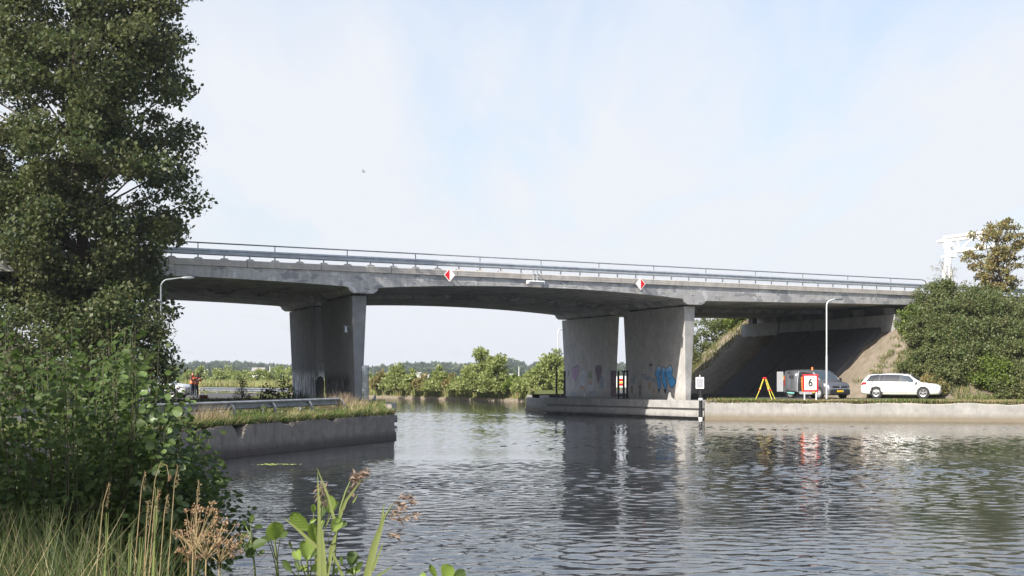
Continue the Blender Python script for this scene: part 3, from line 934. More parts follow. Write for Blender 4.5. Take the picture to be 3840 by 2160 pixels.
def deck_rail(label, t, s0, s1, hand, sg):
    g = empty('guard_rail', (BX, BY, 0), BROT, label, 'guard rail')
    f = -FALL * max(t, 0) if t > 0 else -FALL * t
    zt = 8.13 + f
    mb = MB(); wbeam(mb, [(s0, t + .02, zt + .37), (s1, t + .02, zt + .37)], Vector((0, -sg, 0)), .30, .08)
    mb.build('beam', M['galv'], g)
    mb = MB(); wbeam(mb, [(s0, t + sg * .16, zt + .37), (s1, t + sg * .16, zt + .37)], Vector((0, sg, 0)), .30, .08)
    mb.build('beam', M['galv_dark'], g)
    post = None; s = s0 + .6; k = 0
    while s < s1:
        if post is None:
            mb = MB()
            mb.box((0, 0, .19), (.06, .05, .42)); mb.box((0, -.0, .012), (.22, .16, .02)); mb.box((0, 0, .36), (.08, .16, .07))
            post = mb.build('post', M['galv'], g); o = post
        else:
            o = post.copy(); C.objects.link(o); o.parent = g
        o.location = (s, t + sg * .09, zt)
        if hand and s < 9:
            pb_ = MB(); pb_.add([(-.24, -.1, 0), (.24, -.1, 0), (.24, .1, 0), (-.24, .1, 0), (-.12, -.07, .10), (.12, -.07, .10), (.12, .07, .10), (-.12, .07, .10)], [(0, 1, 5, 4), (1, 2, 6, 5), (2, 3, 7, 6), (3, 0, 4, 7), (4, 5, 6, 7)])
            ob = pb_.build('post_base', M['edge'], g); ob.location = (s, t + sg * .06, zt - .005)
        s += 4 / 3; k += 1
    if hand:
        mb = MB(); mb.tube([(s0, t + sg * .09, zt + .80), (42.6, t + sg * .09, zt + .80), (42.95, t + sg * .09, zt + .72), (43.05, t + sg * .09, zt + .5)], .033, 8)
        mb.build('top_rail', M['galv_dark'], g, smooth=True)
        hp = None; s = s0 + .6
        while s < 43:
            if hp is None:
                mb = MB(); mb.tube([(0, 0, .36), (0, 0, .79)], .026, 8); hp = mb.build('rail_post', M['galv_dark'], g); o = hp
            else:
                o = hp.copy(); C.objects.link(o); o.parent = g
            o.location = (s, t + sg * .09, zt)
            s += 4
deck_rail('galvanised guard rail with thin top tube along the near edge of the bridge', -.28, -21, 56, True, 1)
deck_rail('far guard rail seen low behind the near one on the bridge', 20.1, -17, 52, False, -1)

# ---- navigation diamonds and the light bar on the near edge
def diamond(s, z, red_left, label):
    e = empty('navigation_sign', tuple(BW(s, -.72, z)), BROT + math.radians(-12), label, 'sign', 'navigation diamonds on the bridge')
    w, h = .31, .36
    mb = MB()
    mb.prism([(-w, 0), (0, -h), (w, 0), (0, h)], Matrix.Rotation(math.pi / 2, 4, 'X'), .03)
    mb.build('plate', M['white_paint'], e)
    k = .86
    tri = [(-w * k, 0), (0, -h * k), (0, h * k)] if red_left else [(w * k, 0), (0, h * k), (0, -h * k)]
    mb = MB(); mb.add([(x, -.035, y) for x, y in tri], [(0, 1, 2)]); mb.build('red_half', M['red_paint'], e)
    mb = MB(); mb.box((-.12, .12, -.05), (.05, .22, .05)); mb.box((.12, .12, .1), (.05, .22, .05)); mb.build('bracket', M['galv'], e)
diamond(5.35, 7.84, True, 'white diamond sign with red left half above the left part of the channel')
diamond(18.2, 7.80, False, 'white diamond sign with red right half near the right pier')
lb = empty('light_bar', tuple(BW(10.9, -.68, 7.64)), BROT, 'pale horizontal light bar hanging on two brackets from the bridge edge', 'lamp')
mb = MB(); mb.box((0, 0, 0), (1.15, .22, .20)); mb.build('housing', M['white_paint'], lb, bevel=.05)
mb = MB(); mb.box((0, -.112, 0), (.95, .02, .07)); mb.build('lens', M['lamp_dark'], lb)
for dx_ in (-.13, .13):
    mb = MB(); mb.box((dx_, .02, .36), (.06, .05, .56)); mb.box((dx_, .18, .62), (.06, .38, .05)); mb.build('bracket', M['galv'], lb)
# ================================================================ street lamps
def street_lamp(base, top, arm, az, mat, label, r=.06):
    e = empty('street_lamp', base, 0, label, 'street lamp')
    h = top - base[2]
    mb = MB(); mb.tube([(0, 0, -.1), (0, 0, h * .42)], r, 10); mb.build('pole_base', mat, e, smooth=True, sharp=40)
    d = Vector((math.cos(az), math.sin(az), 0))
    pts = [Vector((0, 0, h * .42)), Vector((0, 0, h - .42))]
    for k in range(1, 7):
        a = k / 6 * math.radians(72)
        pts.append(Vector((0, 0, h - .42)) + d * (.34 * (1 - math.cos(a))) + Vector((0, 0, .34 * math.sin(a))))
    end = pts[-1] + d * (arm - .25) + Vector((0, 0, .10))
    pts.append(end)
    mb = MB(); mb.tube(pts, [r * .75] * (len(pts) - 1) + [r * .6], 10); mb.build('mast', mat, e, smooth=True, sharp=40)
    mb = MB()
    hd = [end + d * (-.05), end + d * .08, end + d * .35, end + d * .5]
    mb.tube([p + Vector((0, 0, -.01)) for p in hd], [.035, .075, .085, .03], 10)
    mb.build('lamp_head', M['lamp_dark'], e, smooth=True, sharp=50)
    return e
street_lamp(tuple(P(3100, 1489, 86.2)), P(3100, 1120, 86.2).z, .55, math.radians(12), M['lamp_paint'], 'tall pale grey street lamp on the quay in front of the van')
lp = P(604, 1480, 65.0); street_lamp((lp.x, lp.y, 1.05), P(604, 1041, 65).z, .95, math.radians(5), M['lamp_dark'], 'dark grey street lamp beside the big tree on the left')
lp = P(2093, 1466, 140); street_lamp((lp.x, lp.y, 1.1), P(2093, 1231, 140).z, .7, math.radians(20), M['lamp_paint'], 'distant street lamp behind the right pier on the far bank', r=.08)

# ================================================================ signs by the water
sg = empty('speed_sign', (P(3039, 1436, 84.5).x, 84.5, 1.1), math.radians(-6), 'square white sign with red border and black number 6 on the quay', 'sign')
cz = P(3039, 1436, 84.5).z - 1.1
mb = MB(); mb.box((0, 0, cz), (.88, .04, .99)); mb.build('border', M['red_paint'], sg, bevel=.015)
mb = MB(); mb.box((0, -.024, cz), (.68, .012, .80)); mb.build('panel', M['white_paint'], sg)
for x in (-.33, .33):
    mb = MB(); mb.box((x, .06, cz / 2 - .1), (.06, .06, cz + .5)); mb.build('post', M['white_paint'], sg)
def text_mesh(name, body, size, mat, parent, loc, rot, sx=1.0, ext=.004):
    cu = bpy.data.curves.new(name, 'FONT')
    cu.body = body; cu.size = size; cu.align_x = 'CENTER'; cu.align_y = 'CENTER'; cu.extrude = ext; cu.offset = size * .026
    t = bpy.data.objects.new(name, cu); C.objects.link(t)
    bpy.context.view_layer.update()
    me = bpy.data.meshes.new_from_object(t.evaluated_get(bpy.context.evaluated_depsgraph_get()))
    bpy.data.objects.remove(t); bpy.data.curves.remove(cu)
    me.materials.clear(); me.materials.append(mat)
    o = link(name, me, parent)
    o.location = loc; o.rotation_euler = rot; o.scale = (sx, 1, 1)
    return o
text_mesh('number', '6', .62, M['black_paint'], sg, (.0, -.036, cz), (math.pi / 2, 0, 0), .85)

nb = empty('notice_board', (P(2628, 1570, 84.3).x, 84.3, -.6), math.radians(-4), 'small white-framed notice board on a black mooring pole in the water', 'sign')
zt = P(2625, 1436, 84.3).z + .6
mb = MB(); mb.tube([(0, 0, -.6), (0, 0, zt - .2)], .11, 12); mb.build('pole', M['black_paint'], nb, smooth=True, sharp=40)
for zz in (1.72, .62):
    mb = MB(); mb.tube([(0, 0, zz), (0, 0, zz + .12)], .13, 12); mb.build('collar', M['white_paint'], nb)
mb = MB(); mb.tube([(0, 0, .35), (0, 0, .62)], .125, 12); mb.build('sleeve', M['yellow'] if False else M['block'], nb)
mb = MB(); mb.box((-.06, -.14, zt), (.47, .05, .66)); mb.build('frame', M['white_paint'], nb, bevel=.015)
mb = MB(); mb.box((-.06, -.17, zt), (.36, .012, .53)); mb.build('panel', plain('notice_grey', (.36, .36, .38), .5, var=.1, vscale=30), nb)
mb = MB(); mb.tube([(-.06, -.14, zt + .33), (-.06, -.14, zt + .46)], .025, 6); mb.build('hook', M['white_paint'], nb)

# dark mooring posts on the pier footings
for k, (px, Y, h, lab) in enumerate([(2087, 97.9, 1.75, 'thin black post on the far left tip of the right pier footing'),
                                    (2117, 97.2, 1.75, 'thin black post just left of the heart-painted column'),
                                    (2319, 93.0, 1.75, 'thin black post standing left in the gap between the right columns'),
                                    (2339, 92.6, 1.75, 'thin black post standing in the middle of the gap between the right columns'),
                                    (2352, 92.4, 1.8, 'thin black post with crossbar beside the near right column')]):
    e = empty('mooring_post', (P(px, 1490, Y).x, Y, 1.06), BROT, lab, 'post', 'posts on the right pier footing')
    mb = MB(); mb.box((0, 0, h / 2), (.10, .10, h)); mb.build('shaft', M['black_paint'], e)
    mb = MB(); mb.box((0, 0, .02), (.24, .24, .04)); mb.build('foot', M['black_paint'], e)
    if k == 4:
        mb = MB(); mb.box((-.2, .0, h - .08), (.45, .07, .09)); mb.build('crossbar', M['black_paint'], e)
# low rubble beside the far posts
mb = MB(); R = random.Random(4)
for k in range(14):
    mb.box((R.uniform(-.5, .5), R.uniform(-.35, .35), R.uniform(.03, .12)), (R.uniform(.1, .3), R.uniform(.1, .3), R.uniform(.06, .22)), R.random() * 3)
o = mb.build('rubble', M['black_paint']); o.location = (P(2084, 1490, 98.3).x, 98.3, 1.05); tag(o, 'small dark heap at the far left end of the right pier footing', 'rubble')

# red and white barrier on the road behind the right columns
br = empty('road_barrier', (P(2328, 1480, 122).x, 122, 1.12), math.radians(-5), 'red and white striped road barrier seen through the gap between the right columns', 'barrier')
for k in range(5):
    x = (k - 2) * .62
    mb = MB(); mb.box((x, 0, .86), (.60, .05, .95)); mb.build('board', M['white_paint'], br)
    for zz in (.62, 1.0):
        if k in (2,):
            mb = MB(); mb.box((x + .02, -.03, zz), (.42, .02, .19)); mb.build('stripe', M['red_paint'], br)
    mb = MB(); mb.box((x, -.03, .8), (.5, .012, .13)); mb.build('stripe', M['yellow'], br)
for x in (-1.3, 0, 1.3):
    mb = MB(); mb.box((x, .05, .3), (.08, .08, .6)); mb.build('leg', M['galv_dark'], br)
ym = empty('marker_post', (P(2121, 1480, 118).x, 118, 1.12), 0, 'thin yellow marker post left of the heart-painted column', 'post')
mb = MB(); mb.box((0, 0, .62), (.13, .06, 1.25)); mb.build('board', M['yellow'], ym)
mb = MB(); mb.box((.02, 0, .12), (.16, .09, .24)); mb.build('foot', M['orange'], ym)

M['yellow_old'] = plain('faded_yellow_paint', (.42, .36, .10), .6, var=.15)
# ================================================================ survey tripods
def tripod(name, base, h, spread, label, instrument):
    ymat = M['yellow_old'] if instrument else M['yellow']
    e = empty(name, base, 0, label, 'tripod')
    for a, in ((3.5,), (5.25,), (5.95,)) if not instrument else ((2.8,), (5.0,), (6.1,)):
        d = Vector((math.cos(a), math.sin(a), 0))
        ft = d * spread
        mid = Vector((0, 0, h)).lerp(ft, .55)
        side = Vector((-d.y, d.x, 0)) * .045
        mb = MB()
        mb.tube([Vector((0, 0, h)) + d * .07 + side, mid + side * .8], .013, 6)
        mb.tube([Vector((0, 0, h)) + d * .07 - side, mid - side * .8], .013, 6)
        mb.tube([Vector((0, 0, h)).lerp(ft, .45), ft], [.019, .016], 6)
        leg = mb.build('leg', ymat, e)
        mb = MB(); mb.tube([Vector((0, 0, h)).lerp(ft, .52), Vector((0, 0, h)).lerp(ft, .58)], .052, 6); mb.build('clamp', M['red_paint'] if not instrument else M['black_paint'], leg)
    mb = MB(); mb.lathe([(0, h + .05), (.09, h + .05), (.12, h + .02), (.12, h - .04), (.05, h - .07), (0, h - .07)], 12); mb.build('head', M['red_paint'] if not instrument else M['yellow_old'], e)
    if instrument:
        mb = MB(); mb.box((0, 0, h + .22), (.18, .16, .26)); mb.tube([(-.16, 0, h + .26), (.16, 0, h + .26)], .055, 8); mb.box((0, 0, h + .39), (.20, .05, .04))
        mb.build('instrument', M['black_paint'], e, bevel=.015)
    return e
tb = P(2868, 1502, 84.9)
tripod('survey_tripod', (tb.x, tb.y, 1.12), P(2868, 1418, 84.9).z - 1.12, .62, 'yellow survey tripod with red head standing empty on the right quay', False)
tb = P(747, 1488, 95.6)
tripod('survey_tripod', (tb.x, tb.y, 1.05), 1.15, .60, 'yellow survey tripod with dark instrument in front of two workers', True)
cs = empty('instrument_case', (P(764, 1495, 92).x, 92, 1.055), math.radians(8), 'dark red instrument case on the ground beside the two workers', 'case')
mb = MB(); mb.box((0, 0, .12), (.50, .32, .22)); mb.build('shell', plain('case_red', (.22, .012, .03), .5), cs, bevel=.03)
mb = MB(); mb.box((0, 0, .22), (.52, .335, .05)); mb.build('lid_rim', M['black_paint'], cs, bevel=.01)
mb = MB(); mb.tube([(-.08, -.17, .12), (-.08, -.21, .12), (.08, -.21, .12), (.08, -.17, .12)], .014, 6); mb.build('handle', M['black_paint'], cs)

# ================================================================ vehicles
def cr(p0, p1, p2, p3, t):
    return .5 * ((2 * p1) + (-p0 + p2) * t + (2 * p0 - 5 * p1 + 4 * p2 - p3) * t * t + (-p0 + 3 * p1 - 3 * p2 + p3) * t ** 3)
class Shell:
    """car body: stations along x, each a row of (y, z) control points from the floor to the roof's middle"""
    def __init__(s, st):
        s.x = [a[0] for a in st]; s.r = [a[1] for a in st]
    def rows(s, x):
        xs = s.x
        x = min(max(x, xs[0]), xs[-1])
        i = max(k for k in range(len(xs) - 1) if xs[k] <= x + 1e-9) if x < xs[-1] else len(xs) - 2
        t = (x - xs[i]) / (xs[i + 1] - xs[i])
        t = t * t * (3 - 2 * t) * .35 + t * .65
        return [(a[0] + (b_[0] - a[0]) * t, a[1] + (b_[1] - a[1]) * t) for a, b_ in zip(s.r[i], s.r[i + 1])]
    def pt(s, x, v, side=1):
        r = s.rows(x)
        v = min(max(v, 0), len(r) - 1 - 1e-6)
        i = int(v); t = v - i
        g = lambda k: r[min(max(k, 0), len(r) - 1)]
        p = [cr(g(i - 1)[c], g(i)[c], g(i + 1)[c], g(i + 2)[c] if i + 2 < len(r) else g(i + 1)[c], t) * .55 + (g(i)[c] * (1 - t) + g(i + 1)[c] * t) * .45 for c in (0, 1)]
        return Vector((x, side * max(p[0], 0), p[1]))
    def body(s, mat, parent, nx=56, sub=3):
        nr = len(s.r[0]); vs = [k / sub for k in range((nr - 1) * sub + 1)]
        xs = sorted(set([s.x[0] + (s.x[-1] - s.x[0]) * k / nx for k in range(nx + 1)] + s.x))
        mb = MB(); n = 2 * len(vs) - 2
        for x in xs:
            ring = [s.pt(x, v, 1) for v in vs] + [s.pt(x, v, -1) for v in vs[-2:0:-1]]
            mb.v += [tuple(p) for p in ring]
        for i in range(len(xs) - 1):
            for k in range(n):
                mb.f.append((i * n + k, (i + 1) * n + k, (i + 1) * n + (k + 1) % n, i * n + (k + 1) % n)); mb.m.append(0)
        mb.f += [tuple(range(n)), tuple((len(xs) - 1) * n + k for k in range(n - 1, -1, -1))]; mb.m += [0, 0]
        return mb.build('body', mat, parent, smooth=True, sharp=42)
    def patch(s, name, mat, parent, xa, xb, v0, v1, side=1, off=.007, nu=8, nv=4, xa1=None, xb1=None, span=False, edge=True):
        """a sheet that lies on the body; xa..xb at row v0, xa1..xb1 at row v1; span = both sides in one piece"""
        xa1 = xa if xa1 is None else xa1; xb1 = xb if xb1 is None else xb1
        mb = MB()
        vv = [v0 + (v1 - v0) * j / nv for j in range(nv + 1)]
        cols = [(v, side) for v in vv]
        if span: cols = [(v, 1) for v in vv] + [(v, -1) for v in vv[::-1]]
        m_ = len(cols)
        for i in range(nu + 1):
            u = i / nu
            for v, sd in cols:
                w = (v - v0) / (v1 - v0)
                x = (xa + (xa1 - xa) * w) * (1 - u) + (xb + (xb1 - xb) * w) * u
                p = s.pt(x, v, sd)
                d1 = s.pt(x + .02, v, sd) - s.pt(x - .02, v, sd); d2 = s.pt(x, v + .05, sd) - s.pt(x, v - .05, sd)
                nrm = d1.cross(d2)
                nrm = nrm.normalized() if nrm.length > 1e-9 else Vector((0, sd, 0))
                if nrm.dot(Vector((0, sd * 1.0, .35)) + Vector((.4 if x > 0 else -.4, 0, 0))) < 0: nrm = -nrm
                mb.v.append(tuple(p + nrm * off))
        for i in range(nu):
            for j in range(m_ - 1):
                mb.f.append((i * m_ + j, (i + 1) * m_ + j, (i + 1) * m_ + j + 1, i * m_ + j + 1)); mb.m.append(0)
        return mb.build(name, mat, parent, smooth=True)

def row(wb, wm, wbelt, wr, zb, zm, zbelt, zre, zr):
    return [(0, zb), (wb, zb), (wm, zb + .14), (wm, zm), (wbelt, zbelt), (wr, zre), (wr * .55, zr - .006), (0, zr)]
def wheel(parent, x, y, z, r, side, rimmat, dark, spokes=5, muddy=None):
    w = empty('wheel', (x, y, z)); w.parent = parent
    sd = side
    mb = MB(); mb.lathe([(r * .60, -.10), (r * .92, -.105), (r, -.07), (r, .07), (r * .92, .105), (r * .60, .10)], 26, axis='Y'); mb.build('tyre', M['tyre'], w, smooth=True, sharp=50)
    mb = MB(); mb.lathe([(0, sd * .035), (r * .64, sd * .035)], 26, axis='Y'); mb.lathe([(r * .60, sd * .02), (r * .60, sd * .10), (r * .69, sd * .108), (r * .69, sd * .06)], 26, axis='Y')
    if spokes:
        for k in range(spokes):
            a = 2 * math.pi * k / spokes + .3
            for da in (-.16, .16):
                R3 = Matrix.Rotation(-(a + da * .5), 3, 'Y')
                c = R3 @ Vector((r * .36, sd * .085, 0))
                mb.box(c, (r * .56, .022, .030), M=R3, m=0)
        mb.lathe([(0, sd * .10), (r * .13, sd * .10), (r * .15, sd * .06)], 12, axis='Y')
        mb.m[:26] = [1] * 26
    else:
        mb.lathe([(0, sd * .075), (r * .2, sd * .075), (r * .34, sd * .095), (r * .56, sd * .06)], 20, axis='Y')
    mb.build('rim', [rimmat, dark], w, smooth=True, sharp=40)
    return w

def carpaint(name, col, rough=.3, coat=.7, metal=0.0):
    m, nt, b = new_mat(name)
    tcn = N(nt, 'ShaderNodeTexCoord')
    f = noise(nt, tcn.outputs['Object'], 2.5, 5, .6)
    sp = N(nt, 'ShaderNodeSeparateXYZ'); nt.links.new(tcn.outputs['Object'], sp.inputs[0])
    dirt = math_n(nt, 'MULTIPLY', ramp(nt, sp.outputs['Z'], .25, .62, 1, 0), ramp(nt, f, .35, .7, .1, .6))
    nt.links.new(mixc(nt, dirt, col, (.26, .22, .17)), b.inputs['Base Color'])
    nt.links.new(ramp(nt, dirt, 0, .6, rough, .7), b.inputs['Roughness'])
    b.inputs['Metallic'].default_value = metal
    b.inputs['Coat Weight'].default_value = coat; b.inputs['Coat Roughness'].default_value = .06
    return m
M['tyre'] = plain('tyre_rubber', (.035, .033, .030), .8, var=.3)
M['rim'] = plain('alloy_rim', (.55, .55, .56), .3, .6, var=.1)
M['rim_dark'] = plain('rim_shadow', (.03, .03, .03), .6)
M['glass'] = plain('tinted_glass', (.018, .024, .030), .05, 0, .9)
M['glass_pale'] = plain('windscreen_glass', (.05, .065, .075), .04, 0, 1.0)
M['trim'] = plain('black_trim', (.02, .02, .022), .5)
M['chrome'] = plain('chrome_trim', (.72, .72, .74), .15, .95)
M['lens'] = plain('headlamp_lens', (.62, .64, .68), .08, .3, .8, var=.25, vscale=25)
M['tail'] = plain('tail_lamp', (.35, .008, .015), .15)
M['plate'] = plain('number_plate', (.78, .50, .01), .45)
M['plate_blue'] = plain('number_plate_blue', (.02, .06, .35), .45)
M['car_white'] = carpaint('white_car_paint', (.80, .80, .80))
M['car_silver'] = carpaint('pale_silver_car_paint', (.62, .64, .70), metal=.2)
M['van_grey'] = carpaint('dark_grey_van_paint', (.115, .12, .135), .32, .8, .3)
M['van_pale'] = plain('van_inner_panel', (.34, .35, .37), .45, var=.1)
M['teal'] = plain('teal_sticker', (.22, .55, .52), .5)
M['gold'] = plain('yellow_sticker', (.80, .50, .06), .5)
M['bin_orange'] = plain('orange_plastic', (.80, .22, .03), .5, var=.1)

def plate_part(parent, x, y, z, rz, txt=None):
    mb = MB(); mb.box((0, 0, 0), (.02, .52, .115)); pl = mb.build('number_plate', M['plate'], parent, bevel=.006)
    pl.location = (x, y, z); pl.rotation_euler = (0, 0, rz)
    mb = MB(); mb.box((.0115, .235, 0), (.004, .045, .105)); mb.build('band', M['plate_blue'], pl)
    return pl

def estate(loc, rz, paint_mat, label):
    e = empty('estate_car', loc, rz, label, 'car')
    st = [(-2.38, row(.55, .74, .72, .62, .36, .55, .78, .84, .87)),
          (-2.33, row(.72, .84, .82, .66, .27, .60, .90, .98, 1.01)),
          (-2.20, row(.78, .90, .88, .68, .22, .62, .96, 1.15, 1.19)),
          (-1.95, row(.80, .91, .89, .66, .20, .64, .97, 1.37, 1.41)),
          (-1.60, row(.80, .915, .89, .645, .19, .64, .965, 1.43, 1.47)),
          (-.70, row(.80, .915, .89, .64, .18, .64, .955, 1.455, 1.50)),
          (.00, row(.80, .915, .885, .635, .18, .63, .945, 1.44, 1.495)),
          (.55, row(.80, .91, .88, .62, .18, .62, .935, 1.36, 1.42)),
          (1.02, row(.80, .91, .875, .66, .18, .61, .925, 1.08, 1.13)),
          (1.28, row(.80, .91, .87, .70, .19, .60, .905, .95, .975)),
          (1.80, row(.79, .90, .85, .68, .20, .57, .835, .885, .915)),
          (2.12, row(.76, .88, .82, .64, .21, .56, .80, .835, .86)),
          (2.30, row(.70, .81, .74, .54, .22, .54, .745, .77, .79)),
          (2.39, row(.56, .66, .60, .42, .28, .50, .67, .69, .70))]
    S = Shell(st)
    S.body(paint_mat, e)
    for sd in (1, -1):
        S.patch('side_window', M['glass'], e, -2.02, -1.30, 4.12, 4.86, sd, xa1=-1.78, xb1=-1.24)
        S.patch('side_window', M['glass'], e, -1.24, -.98, 4.12, 4.88, sd, xa1=-1.18, xb1=-.94)
        S.patch('side_window', M['glass'], e, -.95, -.02, 4.10, 4.90, sd, xa1=-.91, xb1=-.02)
        S.patch('side_window', M['glass_pale'], e, .04, 1.10, 4.10, 4.90, sd, xa1=.04, xb1=.52)
        S.patch('window_trim', M['trim'], e, -2.06, 1.16, 4.06, 4.93, sd, off=.004, xa1=-1.80, xb1=.54, nu=16)
        S.patch('sill_strip', M['chrome'], e, -1.05, 1.02, 2.05, 2.13, sd, off=.006)
        for xd in (-1.02, -.01, 1.06):
            S.patch('door_seam', M['trim'], e, xd, xd + .012, 2.1, 4.0, sd, off=.003, nu=1)
        for xd in (-.80, .18):
            p = S.pt(xd, 3.62, sd)
            mb = MB(); mb.box((xd, p.y + sd * .02, p.z), (.20, .035, .03)); mb.build('door_handle', paint_mat, e, bevel=.008)
        S.patch('headlight', M['lens'], e, 1.92, 2.29, 3.48, 4.0, sd, off=.008, xa1=1.86, xb1=2.26)
        S.patch('headlight_rim', M['trim'], e, 1.90, 2.30, 3.38, 3.5, sd, off=.009)
        S.patch('tail_light', M['tail'], e, -2.34, -1.98, 3.55, 4.0, sd, off=.008, xa1=-2.30, xb1=-2.02)
        p = S.pt(.98, 4.1, sd)
        mb = MB(); mb.lathe([(0, -.10), (.07, -.09), (.095, -.02), (.085, .06), (.03, .10), (0, .10)], 12, axis='X', c=(.95, p.y + sd * .16, p.z + .05)); mb.box((.97, p.y + sd * .06, p.z + .01), (.08, .12, .03))
        mb.build('mirror', paint_mat, e, smooth=True, sharp=40)
        # wheel openings
        for wxx in (1.42, -1.40):
            mb = MB(); mb.lathe([(0, 0), (.375, 0), (.385, -.02)], 28, axis='Y', c=(wxx, sd * .918, .335)); 
            o = mb.build('wheel_arch', M['trim'], e)
            wheel(e, wxx, sd * .845, .325, .325, sd, M['rim'], M['rim_dark'])
        mb = MB(); mb.tube([(-1.85, sd * .60, 1.43), (-1.75, sd * .60, 1.485), (-.6, sd * .595, 1.515), (.15, sd * .59, 1.50), (.3, sd * .585, 1.455)], .016, 6); mb.build('roof_rail', M['trim'], e, smooth=True)
    S.patch('windscreen', M['glass_pale'], e, 1.24, .60, 5.15, 7.0, span=True, off=.006, nu=6, nv=5)
    S.patch('rear_window', M['glass'], e, -2.22, -1.98, 5.1, 7.0, span=True, off=.006, nu=4, nv=5)
    mb = MB(); mb.box((2.362, 0, .615), (.06, 1.02, .12)); mb.build('grille', M['trim'], e, bevel=.02)
    for zz in (.595, .635):
        mb = MB(); mb.box((2.396, 0, zz), (.012, .94, .010)); mb.build('grille_bar', M['chrome'], e)
    mb = MB(); mb.lathe([(0, 2.41), (.05, 2.41), (.058, 2.395)], 16, axis='X', c=(0, 0, .615)); mb.build('badge', M['chrome'], e)
    mb = MB(); mb.box((2.335, 0, .30), (.12, 1.22, .13)); mb.build('air_intake', M['trim'], e, bevel=.03)
    for sd in (1, -1):
        mb = MB(); mb.box((2.24, sd * .62, .34), (.12, .24, .05), sd * .5); mb.build('fog_light', M['lens'], e, bevel=.01)
    mb = MB(); mb.box((2.32, 0, .21), (.12, 1.1, .04)); mb.build('splitter', M['trim'], e)
    plate_part(e, 2.405, 0, .43, 0)
    return e
cc = P(3385, 1490, 90.5)
estate((cc.x, cc.y, 1.15), math.radians(-27), M['car_white'], 'white estate car with silver alloy wheels parked by the bushes on the right quay')
cc = P(585, 1490, 97)
estate((cc.x, cc.y, 1.055), math.radians(-8), M['car_silver'], 'pale car whose nose shows behind the alder bush on the left bank')

